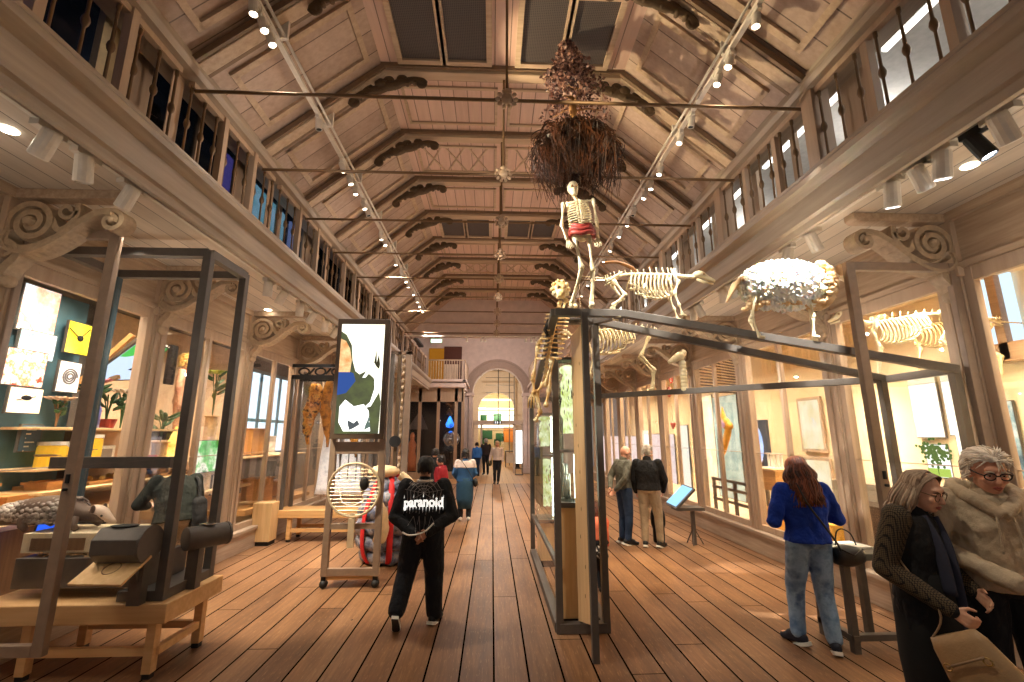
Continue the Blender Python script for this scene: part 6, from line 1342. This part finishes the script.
# --- 6 visitor in the blue sweater
L6=(3.02,4.52,0)
t,Q,hl,k,HR,tp=person('person in royal blue sweater and faded jeans with long auburn hair seen from behind',L6,-.12,1.72,dict(eL=(-.3,-.02,1.12),eR=(.3,.0,1.14),wL=(-.2,.2,1.06),wR=(.17,.24,1.2),aL=(-.13,.12,.09),tL=(-.2,.26,.03),kL=(-.12,.1,.5),aR=(.1,-.05,.09),tR=(.16,.12,.03),kR=(.1,.03,.5),head=(0,.05,1.59)),vox=.01,top=C_blue,bottom=C_jean,shoes=flat('navy_sneaker',(24,28,44),.6),shoesole=S_wht,hair=long_hair(H_brn,.3,460,.16,wave=.03,mat2=flat('hair_auburn_highlight',(142,76,48),.45)),face=True,hp=-.35,hem=-.12,fat=1.05,topt=.036,topfold=.035,legt=.024,curl=(.8,.8),bust=.01)
m=MB();m.cap((-.0,0,0),(0,0,.001),.001);m=MB();st=catmull([(-.1,-.12,1.48),(-.06,-.195,1.3),(.05,-.205,1.12),(.17,-.17,.95),(.25,-.06,.85)],6)
m.tube(st,.014,6,.4);m.build('bag_strap',S_blk,t,smooth=True)
b=thing('shoulder_bag','small black curved shoulder bag hanging at the blue-sweater visitor hip','bag',(3.34,4.46,.72))
m=MB();rs=[]
for k_ in range(9):
    u=-1+k_/4;w=.075+.02*math.cos(u*1.3);rs.append([V((u*.12,w*math.cos(a*PI/7),.1+(.09 if math.sin(a*PI/7)>0 else .1)*math.sin(a*PI/7)*(1-.25*u*u))) for a in range(14)])
m.rings(rs);m.build('body',flat('black_leather',(30,30,32),.35),b,smooth=True)
m=MB();m.tube([(-.1,-.075,.17),(0,-.098,.12),(.1,-.075,.17)],.008,6);m.build('flap',S_blk,b,smooth=True)
m=MB();m.tube(catmull([(-.1,0,.19),(-.06,.02,.3),(.0,.02,.33),(.08,.02,.28),(.1,0,.19)],5),.006,6);m.build('handle',S_blk,b,smooth=True)
# --- 7 older woman in the speckled cardigan
L7=(2.7,3.0,0)
t,Q,hl,k,HR,tp=person('grey-brown haired person with glasses in dark speckled cardigan holding a tan bag',L7,-2.68,1.73,dict(head=(.0,.09,1.57),neck=(0,.02,1.45),eR=(.24,-.08,1.12),wR=(.2,.2,.95),eL=(-.23,.02,1.12),wL=(-.14,.2,1.0),sR=(.175,0,1.4),sL=(-.175,0,1.4)),SKIN,vox=.008,top=C_blk,bottom=C_nvy,shoes=S_blk,hair=long_hair(H_gb,.26,420,.12,front=False,wave=.035,seed=9,rng=1.8,back=.03,mat2=flat('hair_greybrown_highlight',(196,174,150),.5)),face=True,hp=-.3,hy=-.12,hem=-.35,fat=1.04,curl=(.6,1.15),bust=.005,handside=((0,0,1),(0,0,1)),brow=flat('brow_brown',(110,80,60)))
def glasses(t,hl,k,HR,mat,r=.027,th=.0025,sq=1.):
    g=MB();
    for s in(-1,1): g.tube([hl(s*.034+r*math.cos(a*PI/10),.1-.006*abs(math.cos(a*PI/10)),.001+r*sq*math.sin(a*PI/10)) for a in range(21)],th,6)
    g.tube([hl(-.008,.1,.006),hl(.008,.1,.006)],th,6)
    for s in(-1,1): g.tube([hl(s*.06,.097,.008),hl(s*.078,.07,.01),hl(s*.084,-.01,.01)],th,6)
    g.build('glasses',mat,t,smooth=True)
m=MB();k0=k
for s_ in'LR': m.cap(Q['s'+s_]+V((0,0,.012)),Q['e'+s_],.079*k0,.064*k0,14);m.cap(Q['e'+s_],Q['e'+s_].lerp(Q['wR' if s_=='R' else 'wL'],.97),.064*k0,.047*k0,14);m.cap(Q['s'+s_]+V((0,-.01,.02)),Q['s'+s_]*.45+Q['neck']*.55+V((0,-.035,-.03)),.074*k0,.07*k0,12)
m.ell((0,-.05,1.27*k0),(.17,.115,.2),None,16,10)
o=m.build('cardigan',plaid(),t,smooth=True);remesh(o,.008,.012,None,2)
glasses(t,hl,k,HR,flat('thin_brass_rim',(120,92,70),.3,.7),.027,.0022)
m=MB();m.tube(catmull([(-.05,.1,1.42),(-.04,.15,1.25),(-.03,.17,1.0),(-.0,.18,.75)],5),.03,8,.35);m.tube(catmull([(.06,.08,1.43),(.07,.145,1.25),(.07,.165,1.0)],5),.035,8,.35);m.build('scarf',flat('slate_scarf',(52,54,72),.8),t,smooth=True)
m=MB();m.lathe([(.17,.25),(.2,.6),(.19,.85),(.165,1.0),(.15,1.1)],(0,0.01,0),20,None,1,.86);o=m.build('dress',flat('black_dress',(18,18,20),.9),t,smooth=True)
hw=Q['wR'];hd=thing('tan_bag','large tan leather bag hanging at the speckled-cardigan visitor hand','bag',(2.7,3.0,0),-2.68)
m=MB();bc=V((.25,.28,.72));R2=Rm(0,.1,0)@Rm(.5,0,0)
rs=[]
for z,sx,sy in((-.26,.05,.15),(-.24,.065,.19),(-.05,.06,.17),(.1,.045,.14),(.15,.02,.12)): rs.append([bc+R2@V((sx*math.cos(a*PI/8)*(1 if 1 else 0),sy*math.copysign(abs(math.sin(a*PI/8))**.6,math.sin(a*PI/8)),z)) for a in range(16)])
m.rings(rs);m.build('body',flat('tan_leather',(170,138,100),.45,bump=.2),hd,smooth=True)
m=MB();m.tube(catmull([bc+R2@V((.0,-.12,.14)),V((.24,.16,.95)),V((.2,-.02,1.2)),V((.15,-.03,1.44))],6),.011,6,.5);m.tube([bc+R2@V((.065,-.1,.02)),bc+R2@V((.07,.1,.04))],.007,6);m.build('strap',flat('tan_strap',(146,120,92),.5),hd,smooth=True)
m=MB()
for a_ in(-.1,.1): m.tube([bc+R2@V((.068,a_+.018*math.cos(q*PI/6),.02+.018*math.sin(q*PI/6))) for q in range(13)],.004,5)
m.build('buckle',flat('brass',(190,160,100),.3,.9),hd,smooth=True)
# --- 8 white-haired man
L8=(3.17,2.95,0)
t,Q,hl,k,HR,tp=person('white-haired person with dark glasses in beige hoodie looking down at the right edge',L8,2.75,1.86,dict(head=(0,.09,1.575),neck=(0,.02,1.46),eR=(.3,.02,1.13),wR=(.06,.27,1.02),eL=(-.27,.02,1.13),wL=(-.2,.16,.95),sL=(-.2,0,1.4),sR=(.2,0,1.4)),SKINR,vox=.009,top=C_bei,bottom=C_nvy,shoes=S_blk,hair=None,face=True,hp=-.28,hy=-.0,hem=-.05,fat=1.1,topt=.04,topfold=.045,handside=((0,0,1),(0,0,1)),brow=flat('brow_white',(206,190,172)),curl=(.5,.8))
strand_hair(H_wht,900,.055,1.03,.02,.02,-.05,5)(t,hl,k,HR,Q)
glasses(t,hl,k,HR,flat('dark_rim',(34,26,24),.3),.027,.004,.72)
m=MB();m.tube(catmull([(0,.16*k,1.34*k),(.1*k,.1*k,1.42*k),(.135*k,0,1.47*k),(.09*k,-.1*k,1.49*k),(0,-.14*k,1.47*k),(-.09*k,-.1*k,1.49*k),(-.135*k,0,1.47*k),(-.1*k,.1*k,1.42*k),(0,.16*k,1.34*k)],5),.036,10,1.2);m.tube(catmull([(.1*k,-.1*k,1.45*k),(0,-.17*k,1.4*k),(-.1*k,-.1*k,1.45*k)],5),.06,10);o=m.build('hood',C_bei,t,smooth=True);remesh(o,.011,.012)
for s in(-1,1): m=MB();m.tube(catmull([(s*.03,.15,1.39*k),(s*.045,.195,1.28*k),(s*.05,.2,1.14*k)],5),.006,6);m.build('drawstring',C_bei,t,smooth=True)
# --- 9 reader leaning over the second left case
t,Q,hl,k,HR,tp=person('person in dark green fleece leaning over the left exhibits behind the tall case',(-3.62,5.7,0),.75,1.74,dict(head=(.02,.36,1.5),neck=(0,.26,1.42),chest=(0,.16,1.26),waist=(0,.03,1.08),sL=(-.19,.22,1.38),sR=(.19,.22,1.38),eL=(-.33,.22,1.14),wL=(-.22,.42,1.1),eR=(.26,.3,1.12),wR=(.16,.5,1.1)),vox=.011,top=C_grn,bottom=C_khk,shoes=S_blk,hair=short_hair(prmat('hair_fair',[(150,110,76),(196,150,106)],9),1.05),face=True,hp=-.5,hem=-.25,fat=1.15,topt=.035)
m=MB();m.cap((.2,-.1,.75),(.2,-.06,1.15),.1,.08);m.tube(catmull([(.2,-.05,1.2),(.2,.05,1.38),(.17,.2,1.45)],5),.02,6,.5);o=m.build('shoulder_bag',C_blk,t,smooth=True)
# --- 10 visitor up in the left gallery
p=gx(154,108,-3.95);person('person in dark clothes with black hair up in the left gallery room',(-3.95,p.y,4.47),.5,max(1.1,min(1.45,p.z-4.47+.03)),vox=.014,top=C_blk,bottom=C_nvy,shoes=S_blk,hair=short_hair(H_blk,1.1,low=-.1),face=False)
# --- 11 child half hidden behind the pine leaf
t,Q,hl,k,HR,tp=person('small child in orange top and spotted skirt half hidden behind the pine-faced door',(1.33,6.2,0),-.4,1.08,vox=.012,skin=SKIN,top=flat('orange_top',(232,120,84),.85),bottom=C_nvy,shoes=S_blk,hair=long_hair(H_brn,.2,120,.1),face=True,hem=.2)
m=MB();m.lathe([(.17,.42),(.15,.52),(.11,.62)],(0,0,0),16);m.build('skirt',prmat('spotted_skirt',[(20,20,22),(24,22,22),(236,230,220)],26),t,smooth=True)
# --- wax figure in the second left case
t,Q,hl,k,HR,tp=person('pink wax anatomical figure with golden head in the second left case',(-5.15,gx(181,400,-5.15).y,1.5),.0,1.78,dict(eL=(-.24,.0,1.14),eR=(.24,0,1.14)),prmat('wax_flesh',[(206,140,106),(236,184,146),(176,96,74)],5),vox=.014,hair=short_hair(prmat('gold_hair',[(236,176,70),(255,226,140)],8),1.06,low=-.1),face=True,cat='figure');t.name='wax_figure';t.rotation_euler[2]=-1.2
# ================================================================ TRACK LIGHTS
TX,TZ=2.37,5.92
M_lens=M_lamp
def make_spot(name,label,loc,aim,group,body=M_white,lens=M_lamp,sc=1.,drop=.1,lit=True):
    t=thing(name,label,'light',loc,0,group);d=(V(aim)-V(loc)).normalized();q=V((0,0,1)).rotation_difference(d).to_matrix();c=V((0,0,-drop))
    m=MB();m.lathe([(.0,-.07*sc),(.036*sc,-.07*sc),(.04*sc,-.06*sc),(.042*sc,.075*sc),(.036*sc,.08*sc),(.034*sc,.066*sc)],c,14,q);m.build('body',body,t,smooth=False)
    m=MB();m.lathe([(.0,.064*sc),(.033*sc,.064*sc),(.033*sc,.07*sc),(.0,.07*sc)],c,14,q);m.build('lens',lens if lit else M_black,t)
    m=MB();m.box((0,0,-.022),(.045*sc,.15*sc,.044));m.bar((0,0,-.02),(0,0,-drop+.02),.018,.03);m.build('adaptor',body,t);return t
for s,nm in((-1,'left'),(1,'right')):
    x=XC+s*TX;y0,y1=(3.0,14.6)
    t=thing('light_track','white light track along the %s slope of the hall roof'%nm,'light track',(x,8.8,TZ))
    m=MB(True);m.b2(x-.028,x+.028,y0,y1,TZ,TZ+.035);m.build('rail',M_white,t)
    m=MB(True);m.tube([(x-s*.07,y0,TZ+.05),(x-s*.07,y1,TZ+.05)],.016,8);m.build('conduit',M_white,t,smooth=True)
    for k in range(7): m=MB(True);y=TY[2]+.05+k*1.365;m.b2(x-.05,x+.1,y-.02,y+.02,TZ+.02,TZ+.26);m.build('hanger',M_white,t)
    ys=[3.62,3.8,3.96,5.25,6.2,6.55,6.85,7.35,7.6,8.6,8.9,9.3,10.0,10.7,11.2,11.6,12.3,13.0,13.5,14.1] if s<0 else [3.55,4.05,4.3,5.0,5.35,6.1,6.5,6.8,7.4,7.8,8.3,9.0,9.6,10.4,11.3,12.2,13.2]
    for k,y in enumerate(ys):
        lit=k not in(3,8,13);make_spot('track_spot',('lit' if lit else 'unlit')+' white spotlight on the track under the %s roof slope'%nm,(x,y,TZ),(XC+s*(.4 if k%3 else 1.6),y+rnd.uniform(-.3,1.2)-.5,0),'%s spotlights on the %s roof track'%('lit' if lit else 'unlit',nm),lit=lit)
    # soffit track
    x=XC+s*3.26;t=thing('light_track','white light track under the %s gallery soffit'%nm,'light track',(x,10,4.04))
    m=MB(True);m.b2(x-.018,x+.018,1.5,20.5,4.055,4.09);m.build('rail',M_white,t)
    spots=[(48,135),(86,157),(130,188),(268,288),(282,296),(300,308),(312,316),(325,326),(335,333)] if s<0 else [(1003,128),(940,153),(918,168),(890,182),(812,234),(788,253),(733,296),(724,300),(700,316),(694,320)]
    for k,(px,py) in enumerate(spots):
        p=gx(px,py,x);make_spot('soffit_spot',('white cube-shaped spotlight under the %s gallery, %s from the front'%(nm,(ordn)[k])),(x,p.y,4.055),(XC+s*4.9,p.y+.5,1.2) if k%2==0 else (XC+s*3.6,p.y+.8,1.),'spotlights under the %s gallery'%nm,sc=1.45,drop=.12,lens=M_cool if s>0 else M_lamp,lit=not(s<0 and k==1))
    if s>0:
        p=gx(980,146,x);make_spot('black_spot','black spotlight among the white ones under the right gallery',(x+.02,p.y+.02,4.055),(x+.5,p.y-.5,2.2),None,body=M_black,lens=M_cool,sc=1.3,drop=.14)
    for k,(px,py) in enumerate(((8,130),(268,310)) if s<0 else ((970,166),)):
        p=gz(px,py,4.085);m=MB();m.lathe([(.0,-.006),(.05,-.006),(.06,0),(.0,.0)],(p.x,p.y,4.086),18);tag(m.build('recessed_light',M_lamp),'round recessed light in the %s gallery soffit'%nm+(' nearest the front' if k==0 and s<0 else ''),'light')
# black track with small black spots inside the first right case
t=thing('light_track','black light track inside the first right case above the antelope skeletons','light track',(5.45,5.3,3.7))
m=MB(True);m.b2(5.43,5.47,3.9,7.6,3.78,3.82);m.build('rail',M_black,t)
for k,y in enumerate((4.6,5.0,5.4,5.9)): make_spot('case_spot','small black spotlight on the black track inside the first right case',(5.45,y,3.78),(5.6,y,1),'black case spotlights',body=M_black,sc=.6,drop=.06)
for k,x in enumerate((-1.0,-.5,-.38,1.0,1.2,1.35)): make_spot('gable_spot','small lit spotlight on the rod below the far gable',(XC+x,15.2,5.2),(XC+x,15.6,0),'small spotlights below the gable',sc=.9)
m=MB();m.b2(XC-3.1,XC+3.1,15.18,15.22,5.2,5.24);tag(m.build('light_rail',M_white),'thin white rail carrying small spotlights below the far gable','light track')
# ================================================================ LIGHT
def lamp(kind,loc,power,col=(1,.78,.52),size=.05,to=None,angle=60,blend=.5,sx=None,sy=None):
    d=bpy.data.lights.new('lamp',kind);d.energy=power;d.color=col
    if kind=='SPOT': d.spot_size=math.radians(angle);d.spot_blend=blend;d.shadow_soft_size=size
    elif kind=='POINT': d.shadow_soft_size=size
    elif kind=='AREA':
        d.shape='RECTANGLE';d.size=sx or size;d.size_y=sy or size
    if kind=='AREA': d.spread=math.radians(120)
    o=bpy.data.objects.new('lamp',d);COL.objects.link(o);o.location=loc
    if to is not None: o.rotation_euler=(V(to)-V(loc)).to_track_quat('-Z','Y').to_euler()
    return o
W=bpy.data.worlds.new('world');SC.world=W;W.use_nodes=True
bg=W.node_tree.nodes['Background'];bg.inputs[0].default_value=(1,.88,.76,1);bg.inputs[1].default_value=.15
warm=(1,.77,.51);neu=(1,.9,.77);cool=(.86,.93,1)
TX=2.37;TZ=5.92
# nave track spots: shine down on floor and exhibits
for s in(-1,1):
    for y,p in((3.9,25),(5.9,270),(7.4,380),(9.5,380),(12,380),(15,420)): lamp('SPOT',(XC+s*TX,y,TZ-.22),p,neu if s<0 else warm,.04,(XC+s*(1.3 if y<9 else .6),y+1.2,0),70,.6)
lamp('SPOT',(-3.1,5.4,3.9),560,(1,.84,.6),.04,(-2.4,6.7,0),58,.6);lamp('SPOT',(-3.1,7.6,3.9),430,neu,.04,(-2.6,8.6,0),62,.7);lamp('SPOT',(3.3,6.4,3.9),300,(1,.72,.4),.04,(2.8,6.9,0),46,.8)
lamp('SPOT',(3.3,8.8,3.9),260,neu,.04,(2.6,9.4,0),60,.8);lamp('SPOT',(.1,12,5.2),300,neu,.04,(0,14,0),70,.8)
# gallery spots aim at the wall cases
for s in(-1,1):
    for y in CY[1:-1]: lamp('SPOT',(XC+s*3.3,y+1,3.86),(90 if s<0 else 150),neu,.04,(XC+s*5.0,y+1.1,.6),58,.8)
# lights inside the wall cases
for s,p in((-1,42),(1,52)):
    for k,y in enumerate(CY[:-1]):
        lamp('AREA',(XC+s*4.72,(y+CY[k+1])/2,3.76),p,(1,.86,.64) if s>0 else (1,.85,.66),to=(XC+s*5.6,(y+CY[k+1])/2,0),sx=1.6,sy=.12)
# right case wall is strongly lit low down
for y in(5.0,7.0): lamp('SPOT',(5.0,y,3.4),240,(1,.9,.72),.05,(6.2,y+.3,1.2),70,.9)
# skeletons, fleece and hanging tree
lamp('SPOT',(XC+TX,3.0,5.7),2200,(1,.96,.88),.03,(2.95,4.27,3.4),19,.3)
lamp('SPOT',(XC+.4,2.2,5.6),170,(1,.84,.62),.04,(2.95,2.95,1.4),30,.6)
lamp('SPOT',(XC-TX,3.2,5.7),1500,(1,.93,.8),.03,(.85,4.45,3.9),20,.5)
lamp('SPOT',(XC+TX,2.6,5.7),900,(1,.93,.8),.03,(1.6,4.45,3.6),22,.5)
lamp('SPOT',(-3.35,4.05,3.95),120,neu,.03,(-3.7,4.62,1.0),46,.6)
lamp('SPOT',(-1.9,3.2,5.5),260,(1,.85,.6),.03,(.5,4.9,2.7),22,.5)
lamp('SPOT',(XC+TX,5.6,5.7),250,(1,.85,.6),.03,(2.0,6.8,3.2),30,.5)
lamp('SPOT',(XC-TX,3.4,5.6),420,neu,.03,(.9,4.9,1.2),24,.6)
lamp('SPOT',(XC-TX,5.2,5.3),560,(1,.8,.5),.03,(.95,4.85,6.12),40,.35)
lamp('SPOT',(XC+.9,3.0,5.0),60,(1,.8,.5),.03,(.97,4.85,5.1),40,.5)
# added bare points give the roof a soft wash, no fixtures
for y in(4.75,7.5,10.2,12.95):
    for s in(-1,1): lamp('POINT',(XC+s*2.3,y,4.9),8.5,(1,.87,.76),.03)
lamp('POINT',(XC,20,5.5),200,(1,.84,.74),.1);lamp('POINT',(XC,28,4.5),190,(1,.88,.7),.1);lamp('POINT',(AX,34,3.5),150,(1,.88,.64),.1)
for y in(2.6,5.0,7.6,10.5):  # added fill points without fixtures, brightening the gallery soffits
    for s in(-1,1): lamp('POINT',(XC+s*3.75,y,2.9),8 if s<0 else 12,neu,.012)
for y in(4.75,7.5,10.2): lamp('POINT',(XC,y,5.0),9,(1,.86,.74),.03)
# gallery rooms
for y in(2.5,5,8,11,14): lamp('POINT',(XC+4.9,y,5.6),26,(1,.97,.92),.1)
for y in(5,9): lamp('POINT',(XC-4.9,y,5.6),5,(.7,.75,1),.1)
VS=SC.view_settings;VS.view_transform='Standard';VS.look='None';VS.exposure=.5;VS.gamma=1;VS.use_curve_mapping=False
